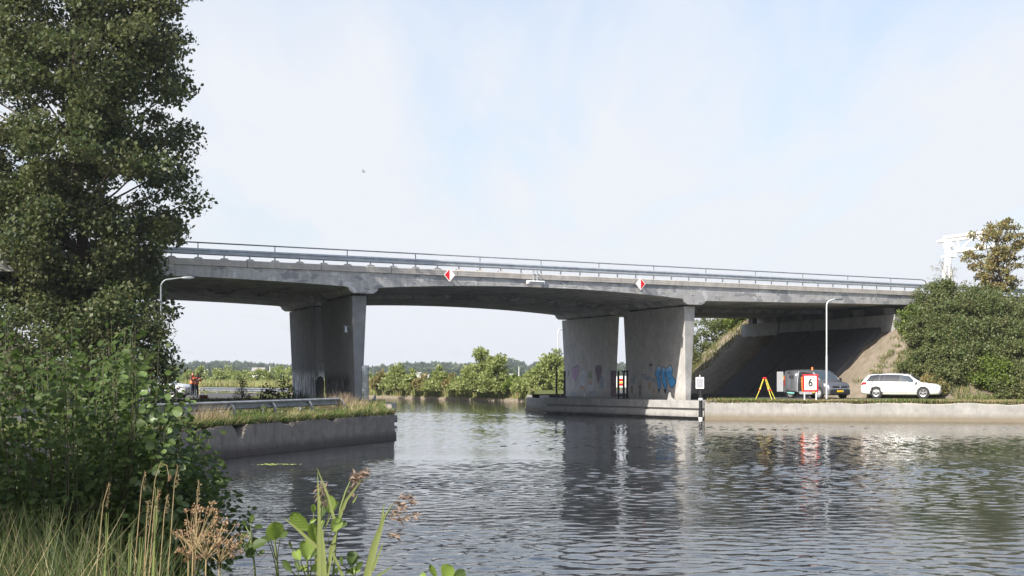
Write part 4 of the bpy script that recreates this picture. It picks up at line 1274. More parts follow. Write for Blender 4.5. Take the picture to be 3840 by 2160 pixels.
def van(loc, rz):
    e = empty('work_van', loc, rz, 'dark grey work van with open rear door and open sliding side door', 'van')
    def vr(wb, wm, wbelt, wr, zb, zm, zbelt, zre, zr): return row(wb, wm, wbelt, wr, zb, zm, zbelt, zre, zr)
    st = [(-2.12, vr(.78, .86, .85, .76, .30, .60, 1.00, 1.62, 1.68)),
          (-2.05, vr(.82, .90, .88, .78, .24, .60, 1.02, 1.66, 1.73)),
          (-1.2, vr(.84, .91, .89, .77, .22, .62, 1.04, 1.69, 1.77)),
          (-.2, vr(.84, .91, .89, .76, .22, .62, 1.04, 1.69, 1.77)),
          (.42, vr(.84, .91, .885, .74, .22, .62, 1.03, 1.64, 1.72)),
          (.80, vr(.84, .91, .88, .74, .22, .62, 1.02, 1.42, 1.49)),
          (1.22, vr(.84, .91, .88, .76, .22, .62, 1.01, 1.10, 1.16)),
          (1.40, vr(.84, .91, .87, .76, .22, .62, .98, 1.04, 1.08)),
          (1.85, vr(.83, .90, .84, .72, .22, .60, .90, .97, 1.01)),
          (2.05, vr(.80, .86, .80, .66, .22, .56, .83, .89, .92)),
          (2.17, vr(.74, .79, .72, .56, .26, .52, .70, .76, .80)),
          (2.21, vr(.62, .68, .60, .46, .32, .48, .62, .66, .68))]
    S = Shell(st)
    S.body(M['van_grey'], e)
    for sd in (1, -1):
        S.patch('side_window', M['glass'], e, .42, 1.12, 4.15, 4.85, sd, xa1=.40, xb1=.70)
        S.patch('quarter_window', M['glass'], e, 1.16, 1.30, 4.05, 4.45, sd, xa1=1.0, xb1=1.10)
        S.patch('pillar', M['van_pale'], e, 1.26, .60, 5.0, 5.18, sd, off=.012, xa1=1.24, xb1=.56)
        S.patch('headlight', M['lens'], e, 1.78, 2.12, 3.45, 4.0, sd, off=.01, xa1=1.74, xb1=2.10)
        S.patch('tail_light', M['tail'], e, -2.11, -1.98, 3.4, 4.5, sd, off=.008)
        S.patch('sill', M['trim'], e, -2.05, 1.95, 1.15, 1.95, sd, off=.004)
        for wxx in (1.38, -1.35):
            mb = MB(); mb.lathe([(0, 0), (.39, 0), (.40, -.02)], 28, axis='Y', c=(wxx, sd * .918, .335)); mb.build('wheel_arch', M['trim'], e)
            wheel(e, wxx, sd * .845, .325, .325, sd, M['van_pale'], M['rim_dark'], spokes=0)
        p = S.pt(1.05, 4.2, sd)
        mb = MB(); mb.box((1.02, p.y + sd * .14, p.z + .08), (.10, .16, .22)); mb.build('mirror', M['trim'], e, bevel=.03)
    S.patch('windscreen', M['glass_pale'], e, 1.22, .50, 5.18, 7.0, span=True, off=.006, nu=6, nv=5)
    mb = MB(); mb.box((2.19, 0, .70), (.06, 1.12, .13)); mb.build('grille', M['trim'], e, bevel=.03)
    mb = MB(); mb.box((2.225, 0, .595), (.05, 1.36, .045)); mb.build('bumper_strip', M['chrome'], e, bevel=.015)
    mb = MB(); mb.box((2.16, 0, .40), (.16, 1.52, .30)); mb.build('bumper', M['trim'], e, bevel=.05)
    mb = MB(); mb.lathe([(0, 2.235), (.045, 2.235), (.055, 2.215)], 16, axis='X', c=(0, 0, .715)); mb.build('badge', M['chrome'], e)
    plate_part(e, 2.25, 0, .455, 0)
    # right side: cargo opening, door slid back, orange load
    S.patch('door_opening', M['trim'], e, -.55, .34, 2.3, 4.82, -1, off=.006)
    sdm = MB()
    for k in range(7):
        for j, (x) in enumerate((-1.62, -.62)):
            p = S.pt(-.9, 2.15 + k * .46, -1)
            sdm.v.append((x, p.y - .10, p.z))
    for k in range(6): sdm.f.append((2 * k, 2 * k + 1, 2 * k + 3, 2 * k + 2)); sdm.m.append(0)
    door = sdm.build('sliding_door', M['van_grey'], e, smooth=True)
    so = door.modifiers.new('solid', 'SOLIDIFY'); so.thickness = .05; so.offset = 1
    mb = MB()
    mb.tube([(-.60, S.pt(-.9, 2.15 + k * .46, -1).y - .09, S.pt(-.9, 2.15 + k * .46, -1).z) for k in range(7)], .035, 6); mb.build('door_edge', M['van_pale'], door)
    text_mesh('lettering', 'BCE', .26, M['trim'], door, (-1.16, -1.03, 1.30), (math.radians(80), 0, 0), 1.0)
    mb = MB(); mb.box((-.74, -1.03, .92), (.14, .03, .04)); mb.build('door_handle', M['trim'], door)
    mb = MB(); mb.add([(-1.60, -1.028, .52), (-1.45, -1.03, .40), (-.85, -1.03, .34), (-.85, -1.03, .27), (-1.52, -1.03, .30), (-1.64, -1.028, .42)], [(0, 1, 2, 3, 4, 5)]); mb.build('sticker', M['teal'], door)
    S.patch('sticker', M['gold'], e, .72, .98, 1.9, 3.0, -1, off=.007, xa1=.90, xb1=1.0)
    S.patch('sill_sticker', M['van_pale'], e, -.5, .72, 1.25, 2.2, -1, off=.008)
    mb = MB(); mb.lathe([(0, .40), (.20, .40), (.24, 1.20), (.26, 1.22), (.26, 1.28), (.12, 1.33), (0, 1.33)], 14, c=(-.18, -.74, 0)); mb.build('orange_bin', M['bin_orange'], e, smooth=True, sharp=40)
    mb = MB(); mb.box((.12, -.80, .62), (.22, .2, .5)); mb.build('yellow_box', M['gold'], e)
    # rear door swung wide open
    rd = MB(); rd.box((0, 0, 0), (.05, .66, 1.25)); o = rd.build('rear_door', M['van_pale'], e, bevel=.03)
    o.location = (-2.44, -.90, 1.00); o.rotation_euler = (0, 0, math.radians(-92))
    mb = MB(); mb.box((-.03, .02, .1), (.012, .56, .8)); mb.build('inner_panel', plain('door_lining', (.38, .39, .41), .6), o)
    mb = MB(); mb.add([(-.034, .34, .45), (-.034, .38, .30), (-.034, .36, .05), (-.034, .31, .20)], [(0, 1, 2, 3)]); mb.build('sticker', M['gold'], o)
    mb = MB(); mb.lathe([(0, 1.90), (.045, 1.90), (.06, 1.86), (.06, 1.79), (.075, 1.775), (.075, 1.76)], 12, c=(-.1, -.25, 0)); mb.build('beacon', plain('beacon_orange', (.85, .22, .05), .3), e, smooth=True, sharp=40)
    mb = MB(); mb.tube([(.35, .1, 1.73), (.22, .1, 1.98)], .006, 5); mb.build('aerial', M['trim'], e)
    return e
vc = BW(30.4, -2.6, 1.126)
van((vc.x, vc.y, 1.13), math.radians(-63))

# ================================================================ two survey workers
def person(base, rz, h, label, lean=0.0, armf=.5):
    """skinned body in one surface; clothes by height, vest and hair as children"""
    e_loc = base
    J = {}; E = []
    def j(n, p, r): J[n] = (Vector(p), r)
    k = h / 1.75
    ln = lean
    j('pel', (0, 0, .95), .135); j('waist', (ln * .25, 0, 1.10), .125); j('chest', (ln * .7, 0, 1.32), .155); j('neck', (ln * 1.0, 0, 1.49), .06); j('head', (ln * 1.25 + .01, 0, 1.60), .092); j('crown', (ln * 1.3, 0, 1.70), .078)
    j('nose', (ln * 1.25 + .105, 0, 1.605), .016)
    for sd, q in ((1, 'l'), (-1, 'r')):
        j('hip' + q, (0, sd * .09, .90), .098); j('knee' + q, (.02 + .02 * sd, sd * .105, .50), .062); j('ank' + q, (-.02, sd * .11, .10), .042); j('toe' + q, (.13, sd * .13, .045), .036)
        j('sho' + q, (ln * .8, sd * .185, 1.40), .068); j('elb' + q, (ln * .8 + .10 * armf, sd * .25, 1.14), .045)
        j('wri' + q, (ln * .8 + .36 * armf, sd * (.16), 1.20 + .12 * armf), .030); j('palm' + q, (ln * .8 + .44 * armf, sd * .13, 1.22 + .14 * armf), .030)
        for m_ in range(4):
            j('f%d' % m_ + q, (ln * .8 + .50 * armf, sd * (.10 + .018 * m_), 1.215 + .14 * armf + .012 * m_), .010)
            j('g%d' % m_ + q, (ln * .8 + .53 * armf, sd * (.09 + .018 * m_), 1.175 + .14 * armf + .012 * m_), .008)
            E += [('palm' + q, 'f%d' % m_ + q), ('f%d' % m_ + q, 'g%d' % m_ + q)]
        j('thumb' + q, (ln * .8 + .45 * armf, sd * .085, 1.255 + .14 * armf), .010); E.append(('palm' + q, 'thumb' + q))
        E += [('pel', 'hip' + q), ('hip' + q, 'knee' + q), ('knee' + q, 'ank' + q), ('ank' + q, 'toe' + q), ('chest', 'sho' + q), ('sho' + q, 'elb' + q), ('elb' + q, 'wri' + q), ('wri' + q, 'palm' + q)]
    E += [('pel', 'waist'), ('waist', 'chest'), ('chest', 'neck'), ('neck', 'head'), ('head', 'crown'), ('head', 'nose')]
    names = list(J)
    me = bpy.data.meshes.new('person')
    me.from_pydata([tuple(J[n][0] * k) for n in names], [(names.index(a), names.index(b_)) for a, b_ in E], [])
    o = bpy.data.objects.new('person', me); C.objects.link(o)
    md = o.modifiers.new('skin', 'SKIN'); md.use_smooth_shade = True
    for i, n in enumerate(names):
        r = J[n][1] * k
        wy = 1.0 if n not in ('chest', 'pel', 'waist') else .78
        me.skin_vertices[0].data[i].radius = (r, r * wy) if n in ('chest', 'pel', 'waist') else (r, r)
        me.skin_vertices[0].data[i].use_root = (n == 'pel')
    sb = o.modifiers.new('sub', 'SUBSURF'); sb.levels = 2; sb.render_levels = 2
    bpy.context.view_layer.update()
    dg = bpy.context.evaluated_depsgraph_get()
    me2 = bpy.data.meshes.new_from_object(o.evaluated_get(dg))
    bpy.data.objects.remove(o); bpy.data.meshes.remove(me)
    me2.name = 'person'
    for mt in (M['skin'], M['jeans'], M['sleeve'], M['boots']): me2.materials.append(mt)
    for p in me2.polygons:
        z = p.center.z / k; y = abs(p.center.y) / k; x = p.center.x / k
        arm = y > .12 and x > ln * .8 + .30 * armf and 1.1 < z < 1.45
        p.material_index = 3 if z < .13 else 1 if z < .98 else (0 if (z > 1.47 or arm) else 2)
        p.use_smooth = True
    e = link('person', me2)
    e.location = base; e.rotation_euler = (0, 0, rz)
    tag(e, label, 'person')
    # vest: torso faces pushed outwards
    bm = bmesh.new(); bm.from_mesh(me2)
    kill = [f_ for f_ in bm.faces if not (.93 < f_.calc_center_median().z / k < 1.46 and abs(f_.calc_center_median().y) / k < .20 and f_.calc_center_median().x < (ln + .20) * k)]
    bmesh.ops.delete(bm, geom=kill, context='FACES')
    bm.normal_update()
    for v_ in bm.verts: v_.co += v_.normal * .022
    vm = bpy.data.meshes.new('vest'); bm.to_mesh(vm); bm.free()
    vm.materials.clear()
    for mt in (M['orange'], M['silver_tape']): vm.materials.append(mt)
    for p in vm.polygons:
        z = p.center.z / k; y = abs(p.center.y) / k
        p.material_index = 1 if (1.04 < z < 1.09 or (.075 < y < .12 and z > 1.1)) else 0
    link('vest', vm, e)
    bm = bmesh.new(); bm.from_mesh(me2)
    kill = [f_ for f_ in bm.faces if not (f_.calc_center_median().z / k > 1.615 or (f_.calc_center_median().z / k > 1.54 and f_.calc_center_median().x / k < ln * 1.25 - .03))]
    bmesh.ops.delete(bm, geom=kill, context='FACES'); bm.normal_update()
    for v_ in bm.verts: v_.co += v_.normal * .016
    hm = bpy.data.meshes.new('hair'); bm.to_mesh(hm); bm.free()
    hm.materials.clear(); hm.materials.append(M['hair'])
    link('hair', hm, e)
    return e
M['skin'] = plain('skin', (.45, .27, .19), .55)
M['jeans'] = plain('dark_trousers', (.05, .06, .085), .8, var=.2)
M['sleeve'] = plain('dark_jacket', (.06, .055, .05), .8, var=.2)
M['boots'] = plain('boots', (.10, .085, .07), .7)
M['hair'] = plain('dark_hair', (.02, .016, .013), .6)
pb = P(720, 1494, 93.6); person((pb.x, pb.y, 1.055), math.radians(-18), 1.76, 'taller worker in orange hi-vis vest standing behind the survey instrument', .06, .45)
pb = P(736, 1489, 94.4); person((pb.x, pb.y, 1.055), math.radians(-25), 1.66, 'shorter worker in orange hi-vis vest bent close to the survey instrument', .10, .75)

# ================================================================ guard rail on the left quay
gl = empty('guard_rail', (0, 0, 0), 0, 'low weathered guard rail with bracket posts along the left quay', 'guard rail')
ga, gb = Vector((-12.6, 39.5, 0)), Vector((-6.75, 61.5, 0))
gdir = (gb - ga).normalized(); gn = Vector((gdir.y, -gdir.x, 0))
if gn.x < 0: gn = -gn
def gp(u, z): return ga.lerp(gb, u) + Vector((0, 0, z))
mb = MB()
wbeam(mb, [gp(0, 1.58), gp(.94, 1.50)] + [gp(.94, 1.50) + gdir * (.4 * math.sin(a)) - gn * (.4 * (1 - math.cos(a))) for a in (.5, 1.0, 1.5)], gn, .31, .085)
mb.build('beam', M['galv_old'], gl)
mb = MB(); wbeam(mb, [gp(0, 1.55) - gn * .55, gp(.94, 1.47) - gn * .55], -gn, .31, .08); mb.build('beam', M['galv_dark'], gl)
gL = (gb - ga).length
for k in range(7):
    u = (1.2 + k * 3.4) / gL
    c0 = gp(u, 0)
    mb = MB()
    pts = []
    for j_ in range(7):
        a = -.2 + j_ / 6 * 1.9
        pts.append(c0 + gn * (.20 - .26 * (1 - math.cos(a)) * .6) + Vector((0, 0, 1.26 + .36 * math.sin(a * .9) - .06)))
    mb.tube([c0 + gn * .16 + Vector((0, 0, .85))] + pts, .06, 6)
    mb.box(c0 - gn * .28 + Vector((0, 0, 1.2)), (.10, .12, .75), math.atan2(gdir.y, gdir.x))
    mb.build('post', M['galv_old'], gl)
wc = empty('wire_coil', tuple(P(1119, 1514, 56.5)), 0, 'loose coil of dry wire leaning on the left guard rail', 'coil')
for k in range(5):
    mb = MB(); R = random.Random(k)
    pts = [Vector((.15 * math.cos(a) * (1 + .12 * (R.random() - .5)), -.25 + .05 * R.random(), .17 * math.sin(a) * (1 + .12 * (R.random() - .5)))) for a in np.linspace(0, 6.2, 14)]
    mb.tube(pts, .008, 4); mb.build('wire', plain('dry_wire', (.36, .33, .28), .7), wc)
# low kerb and rail on the far side of the road under the bridge
gk = empty('guard_rail', (0, 0, 0), 0, 'dark low guard rail on the far edge of the road behind the workers', 'guard rail')
ka, kb = Vector((-34, 131, 0)), Vector((-17.2, 114, 0))
kd = (kb - ka).normalized()
mb = MB(); wbeam(mb, [ka + Vector((0, 0, 1.35)), kb + Vector((0, 0, 1.35))], Vector((kd.y, -kd.x, 0)), .32, .09); mb.build('beam', M['galv_dark'], gk)
for k in range(6):
    c0 = ka.lerp(kb, (k + .5) / 6)
    mb = MB(); mb.box(c0 + Vector((0, 0, 1.18)), (.12, .12, .5)); mb.build('post', M['galv_dark'], gk)

# wire mesh tube on a pole at the quay end
mt_ = empty('mesh_tube', (P(1369.5, 1530, 74.0).x, 74.0, 1.08), 0, 'tall wire mesh tube on a short pole beside the left pier', 'screen')
m, nt, b = new_mat('pale_film'); b.inputs['Base Color'].default_value = (.55, .62, .68, 1); b.inputs['Roughness'].default_value = .4
tr = N(nt, 'ShaderNodeBsdfTransparent'); mx = N(nt, 'ShaderNodeMixShader'); mx.inputs[0].default_value = .5
nt.links.new(tr.outputs[0], mx.inputs[1]); nt.links.new(b.outputs[0], mx.inputs[2]); nt.links.new(mx.outputs[0], nt.nodes['Material Output'].inputs['Surface'])
zb_, zt_ = P(0, 1516, 74).z - 1.08, P(0, 1371, 74).z - 1.08
mb = MB(); mb.lathe([(.165, zb_ + .02), (.165, zt_ - .02)], 20); mb.build('film', m, mt_, smooth=True)
for k in range(10):
    a = 2 * math.pi * k / 10
    mb = MB(); mb.tube([(.18 * math.cos(a), .18 * math.sin(a), zb_), (.18 * math.cos(a), .18 * math.sin(a), zt_)], .009, 5); mb.build('wire', M['galv_dark'], mt_)
for k in range(13):
    z = zb_ + (zt_ - zb_) * k / 12
    mb = MB(); mb.lathe([(.176, z - .009), (.190, z - .009), (.190, z + .009), (.176, z + .009)], 18); mb.build('hoop', M['galv_dark'], mt_)
mb = MB(); mb.tube([(0, 0, -.3), (0, 0, zt_)], .035, 8); mb.build('pole', M['galv'], mt_)
# leaning fin-shaped scrap on the left footing
sc = MB(); sc.prism([(-.22, 0), (.1, 0), (.06, .36), (.02, .40), (-.08, .2)], Matrix.Translation(P(1405, 1508, 76)) @ Matrix.Rotation(math.pi / 2, 4, 'X'), .06)
o = sc.build('bollard', M['galv_dark']); tag(o, 'small dark fin-shaped cleat on the left pier footing by the water', 'cleat')
dd = MB(); dd.prism([(-.2, 0), (.3, 0), (.05, .18), (-.02, .5), (-.12, .42)], Matrix.Translation(Vector((P(2516, 1490, 88.2).x, 88.2, 1.05))) @ Matrix.Rotation(BROT - .9, 4, 'Z') @ Matrix.Rotation(math.pi / 2, 4, 'X'), .1)
o = dd.build('concrete_fragment', M['footing']); tag(o, 'pale pointed concrete fragment at the foot of the blue-painted column', 'rubble')

# ================================================================ white tubular gantry far right
wg = empty('steel_gantry', (P(3560, 1080, 150).x, 150, 0), 0, 'white tubular steel gantry rising behind the right bushes', 'gantry')
def gq(px, py, dy=0.0):
    v_ = P(px, py, 150); return Vector((v_.x - wg.location.x, dy, v_.z))
TH = .19
for nm, pts, r in (('leg', [gq(3530, 1110), gq(3557, 930), gq(3540, 889)], TH * 1.25), ('leg', [gq(3597, 1110, 2), gq(3578, 960, 2), gq(3564, 905, 2)], TH * 1.1),
                   ('top_chord', [gq(3540, 892), gq(3660, 876), gq(3730, 867)], TH), ('top_chord', [gq(3545, 897, 3), gq(3664, 884, 3), gq(3730, 876, 3)], TH * .8),
                   ('bottom_chord', [gq(3568, 947), gq(3640, 937), gq(3730, 926)], TH * .8), ('bottom_chord', [gq(3575, 933, 3), gq(3660, 925, 3), gq(3730, 917, 3)], TH * .7),
                   ('diagonal', [gq(3556, 899), gq(3595, 942)], TH * .6), ('diagonal', [gq(3595, 942), gq(3592, 893)], TH * .6), ('diagonal', [gq(3570, 945), gq(3592, 893, 3)], TH * .6),
                   ('diagonal', [gq(3595, 942), gq(3660, 882)], TH * .6), ('diagonal', [gq(3660, 882), gq(3700, 930)], TH * .6), ('upright', [gq(3728, 926), gq(3728, 868)], TH * .7),
                   ('leg', [gq(3556, 905), gq(3566, 950), gq(3560, 990), gq(3562, 1090)], TH * .7)):
    mb = MB(); mb.tube(pts, r, 10); mb.build(nm, M['white_paint'], wg, smooth=True, sharp=40)
mb = MB(); mb.box(gq(3569, 958) + Vector((0, 1, 0)), (.9, 2.4, .3)); mb.build('plate', M['white_paint'], wg)

# a single gull, very small and high
bd = MB(); bc = P(1364, 645, 160)
bd.tube([bc + Vector((-.20, 0, 0)), bc + Vector((0, 0, .02)), bc + Vector((.22, 0, .01))], [.03, .07, .02], 6)
bd.add([bc + Vector((-.05, 0, .03)), bc + Vector((.06, 0, .03)), bc + Vector((-.06, .1, .30)), bc + Vector((-.16, .15, .32))], [(0, 1, 2, 3)])
bd.add([bc + Vector((-.05, 0, .03)), bc + Vector((.06, 0, .03)), bc + Vector((-.04, -.1, .26)), bc + Vector((-.14, -.15, .28))], [(0, 1, 2, 3)])
o = bd.build('bird', M['galv_dark']); tag(o, 'tiny lone bird high in the open sky', 'bird')
# ================================================================ vegetation
M['lf_tree'] = leafmat('leaf_dark_tree', [(.032, .052, .016), (.054, .080, .024), (.088, .108, .034), (.130, .130, .055), (.062, .094, .030)], .32)
M['lf_alder'] = leafmat('leaf_alder', [(.062, .096, .026), (.086, .128, .035), (.074, .112, .030), (.125, .170, .050)], .38, .5, .25)
M['lf_young'] = leafmat('leaf_young_alder', [(.19, .27, .055), (.24, .32, .07), (.16, .25, .05)], .40, .42, .4, veins=True)
M['lf_shoot'] = leafmat('leaf_reed', [(.22, .27, .08), (.28, .31, .11), (.17, .24, .06)], .35)
M['lf_willow'] = leafmat('leaf_willow', [(.21, .255, .08), (.27, .31, .105), (.33, .35, .14), (.16, .21, .06)], .40)
M['lf_bush'] = leafmat('leaf_bush', [(.075, .110, .034), (.105, .145, .048), (.150, .170, .062), (.190, .180, .078), (.09, .135, .042)], .36)
M['lf_bright'] = leafmat('leaf_bramble', [(.12, .17, .035), (.17, .22, .04), (.09, .13, .03)], .35)
M['lf_rust'] = leafmat('leaf_rusty', [(.26, .17, .08), (.22, .20, .075), (.17, .19, .065), (.30, .23, .09)], .34)
M['lf_forest'] = leafmat('leaf_forest', [(.055, .090, .040), (.080, .115, .050), (.065, .10, .045), (.10, .125, .06)], .25)
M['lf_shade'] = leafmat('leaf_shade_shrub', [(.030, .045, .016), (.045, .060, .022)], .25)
M['gr_green'] = leafmat('grass_green', [(.085, .145, .028), (.13, .19, .045), (.10, .16, .03)], .35)
M['gr_dry'] = leafmat('grass_dry', [(.30, .235, .12), (.38, .31, .17), (.24, .19, .09)], .30)
M['gr_dark'] = leafmat('grass_bank', [(.055, .085, .022), (.085, .115, .035), (.11, .12, .045)], .3)
M['umbel'] = leafmat('dry_umbel', [(.32, .20, .11), (.42, .29, .17), (.25, .15, .08)], .25)
M['plume'] = leafmat('reed_plume', [(.30, .22, .17), (.38, .29, .22), (.24, .18, .14)], .35)
M['stem_dry'] = plain('dry_stem', (.33, .25, .13), .8, var=.25)
M['stem_green'] = plain('green_stem', (.14, .17, .05), .7, var=.2)
M['stem_alder'] = plain('alder_stem', (.075, .075, .035), .8, var=.2)
M['twig'] = plain('twig_bark', (.11, .085, .055), .85, var=.2)

def limb(mb, a, b_, r0, r1, n=5, sag=.15, seg=4):
    a = Vector(a); b_ = Vector(b_)
    L = (b_ - a).length
    pts = []
    off = Vector((rnd.uniform(-1, 1), rnd.uniform(-1, 1), rnd.uniform(-.3, 1))) * L * sag
    for k in range(seg + 1):
        t = k / seg
        pts.append(a.lerp(b_, t) + off * (t * (1 - t)))
    mb.tube(pts, [r0 + (r1 - r0) * k / seg for k in range(seg + 1)], n, cap=False)

def shrub(name, base, rx, ry, h, ncl, per, leaf, mat, label, cat='bush', group=None, cr_=None, tpl=LEAF4, up=.5, lean=(0, 0), low=.05, ax=None, droop=0.0):
    base = Vector(base)
    e = empty(name, tuple(base), 0, label, cat, group)
    cs = []; rr = []
    while len(cs) < ncl:
        d = rng.normal(size=3); d /= np.linalg.norm(d)
        u = rng.random() ** .35
        z = abs(d[2]) if rng.random() < .75 else rng.random() * .5
        w = math.sqrt(max(0, 1 - z * z))
        hx = math.hypot(d[0], d[1]) + 1e-6
        x = d[0] / hx * w * rx * u + lean[0] * z * h; y = d[1] / hx * w * ry * u + lean[1] * z * h
        cs.append((x, y, low * h + z * h * (.62 + .38 * u) * (.86 + .22 * rng.random())))
        rr.append((cr_ or .28 * min(rx, h)) * (.7 + .6 * rng.random()))
    V, Fc = leaves(cs, np.array(rr), per, leaf, up, .8, droop, tpl, axis_bias=ax)
    o = np_mesh('crown', V, Fc, mat, e)
    mb = MB()
    for k in range(min(7, max(3, ncl // 8))):
        c = cs[rng.integers(len(cs))]
        limb(mb, (c[0] * .1, c[1] * .1, -.1), c, .02 + .012 * h, .008, 5)
    mb.build('trunk', M['bark'], e)
    return e

# ---- the big tree at the left end of the bridge
def big_tree(name, base, prof, z0, z1, ncl, per, leaf, mat, label, cr_=(.7, 1.15), lean=0.0, trunk_r=.38, group=None):
    """prof: list of (z, radius)"""
    e = empty(name, tuple(base), 0, label, 'tree', group)
    zs = [p[0] for p in prof]; rs = [p[1] for p in prof]
    cs = []; rr = []
    while len(cs) < ncl:
        z = z0 + (z1 - z0) * rng.random()
        R_ = np.interp(z, zs, rs)
        a = rng.random() * 2 * math.pi
        u = rng.random() ** .42
        c = R_ * (1 + .16 * math.sin(z * 1.3 + a * 2) + .10 * math.sin(z * 2.9 - a * 3))
        cs.append((math.cos(a) * c * u + lean * (z - z0), math.sin(a) * c * u, z - base[2])); rr.append(rng.uniform(*cr_) * (.55 + .45 * min(1, R_ / 3)))
    V, Fc = leaves(cs, np.array(rr), per, leaf, .35, .65, jit=.6)
    np_mesh('crown', V, Fc, mat, e)
    mb = MB()
    top = z1 - base[2]
    tr_ = [Vector((.25 * math.sin(k * .9) * (k > 0) + lean * k / 8 * top, .2 * math.sin(k * .7 + 1) * (k > 0), -.2 + top * .93 * k / 8)) for k in range(9)]
    mb.tube(tr_, [trunk_r * (1 - .93 * k / 8) + .02 for k in range(9)], 9)
    order = rng.permutation(len(cs))[:110]
    for i in order:
        c = Vector(cs[i]); zz = max(1.2, c.z - .45 * math.hypot(c.x, c.y) - .5)
        t = min(7.99, max(0, (zz + .2) / (top * .93) * 8)); k = int(t)
        a = tr_[k].lerp(tr_[k + 1], t - k)
        limb(mb, a, c, trunk_r * .26 * (1 - .6 * t / 8), .02, 5, .12, 4)
    mb.build('trunk', M['bark'], e)
    return e
def ypx(y, Y): return H + (HZ - y) / F * Y
prof = [(ypx(y, 67), (px - 300) / F * 67 - .75) for y, px in ((1310, 470), (1250, 540), (1180, 610), (1120, 640), (1040, 590), (980, 680), (900, 735), (800, 730), (700, 795), (600, 800), (480, 800), (420, 745), (330, 805), (220, 780), (100, 740), (0, 735), (-150, 690), (-300, 560), (-420, 420))]
big_tree('broadleaf_tree', (P(300, 1402, 67).x, 67.0, 1.05), prof, ypx(1300, 67), ypx(-380, 67), 430, 390, .18, M['lf_tree'], 'tall dark broadleaf tree at the left end of the bridge', cr_=(.75, 1.45))
big_tree('broadleaf_tree', (-29.0, 68.5, 1.05), [(2.5, 2.2), (6, 4.4), (12, 5.2), (18, 4.6), (23, 2.2), (25, .8)], 2.5, 24.5, 300, 300, .19, M['lf_tree'], 'tall dark tree partly cut by the left edge of the picture', cr_=(.8, 1.5))
shrub('shade_shrub', (P(430, 1402, 60).x, 60.0, 1.05), 2.3, 2.0, 4.9, 60, 190, .17, M['lf_tree'], 'dark shrub under the big tree behind the alder bush', cr_=.75)
shrub('willow_shrub', (P(560, 1402, 63).x, 63.0, 1.05), 1.1, 1.1, 4.3, 30, 110, .20, M['lf_tree'], 'thin-leaved shrub hanging beside the left street lamp', cr_=.55, tpl=LEAFN, up=.1, droop=.6)
shrub('shade_shrub', (-19.5, 56.0, 1.05), 3.0, 2.6, 4.2, 50, 160, .17, M['lf_tree'], 'dark shrub at the left edge below the tall trees', cr_=.8)
# trees that stand behind the photographer and shade the left bank
for k, (x, y, hh, rr_) in enumerate(((-12.6, 2.0, 12.5, 3.3), (-19.0, 9.0, 14.0, 4.2), (-9.0, -6.5, 8.0, 1.9))):
    big_tree('bank_tree', (x, y, .9), [(3, rr_ * .6), (hh * .45, rr_), (hh * .75, rr_ * .85), (hh, rr_ * .3)], 3.0, hh, 90, 90, .33, M['lf_tree'],
             ('leafy tree on the near bank outside the left edge', 'broad leafy tree far out on the near left bank', 'small leafy tree beside the camera on the near bank')[k], (.9, 1.4), trunk_r=.22)

# ---- alder bush on the near bank (leaves of its own for the nearest ones)
ab = empty('alder_bush', (-3.9, 13.2, .55), 0, 'large shaded alder bush with round green leaves on the near left bank', 'bush')
def alder_top(x):
    return float(np.interp(x, [-8, -6, -4.6, -4.15, -3.75, -3.45, -3.1, -2.9, -2.72, -2.55, -2.42], [3.5, 3.3, 3.05, 2.95, 2.92, 3.12, 2.74, 2.45, 2.15, 1.85, 1.35]))
apos, aax, anr = [], [], []
mb = MB()
for k in range(330):
    x = -2.64 - 3.6 * rng.random() ** 1.15
    y = 12.2 + 2.6 * rng.random()
    zt2 = min(alder_top(x * 13.0 / y) + .12 * rng.normal(), 3.3)
    tip = Vector((x, y, .62 + (zt2 - .62) * (.28 + .72 * rng.random() ** .6)))
    root = Vector((-3.9 + (x + 3.9) * .45, 13.2 + (y - 13.2) * .5, .5))
    pts = []
    for j_ in range(6):
        t = j_ / 5
        q = root.lerp(tip, t); q.x += (tip.x - root.x) * .25 * math.sin(t * math.pi) ; q.z += .10 * math.sin(t * math.pi)
        pts.append(q)
    mb.tube([p - ab.location for p in pts], [.008, .007, .006, .005, .004, .002], 4, cap=False)
    nl = 58
    for m_ in range(nl):
        t = .22 + .78 * (m_ + rng.random()) / nl
        i = min(4, int(t * 5)); f_ = t * 5 - i
        q = pts[i].lerp(pts[i + 1], f_)
        a = rng.random() * 6.28
        out = Vector((math.cos(a), math.sin(a), rng.uniform(-.1, .55)))
        off = rng.random() * .20 * (1.25 - t) + .03
        apos.append(tuple(q + out * off)); aax.append((out.x, out.y, out.z * .5 - .45 + rng.normal() * .3)); anr.append((out.x * .6 + rng.normal() * .5, out.y * .5 - .5 + rng.normal() * .5, .55 + rng.normal() * .45))
mb.build('stems', M['stem_alder'], ab)
apos = np.array(apos); aax = np.array(aax); anr = np.array(anr)
asz = .080 * (.5 + .75 * rng.random(len(apos)))
vis = apos[:, 1] - .9 * apos[:, 0] - .3 * apos[:, 2]
order = np.argsort(apos[:, 1] - .6 * np.maximum(apos[:, 0], -4.4))
single, rest = order[:290], order[290:]
V, Fc = scatter(OVAL, apos[rest] - np.array(ab.location), aax[rest], anr[rest], asz[rest])
o = np_mesh('foliage', V, Fc, M['lf_alder'], ab, smooth=False); o['kind'] = 'stuff'
def leaf_me(name, mat, tpl=ALDER_FINE):
    me = bpy.data.meshes.new(name); me.from_pydata([tuple(p) for p in tpl[0]], [], [tuple(f_) for f_ in tpl[1]]); me.materials.append(mat)
    me.polygons.foreach_set('use_smooth', [True] * len(me.polygons)); me.update(); return me
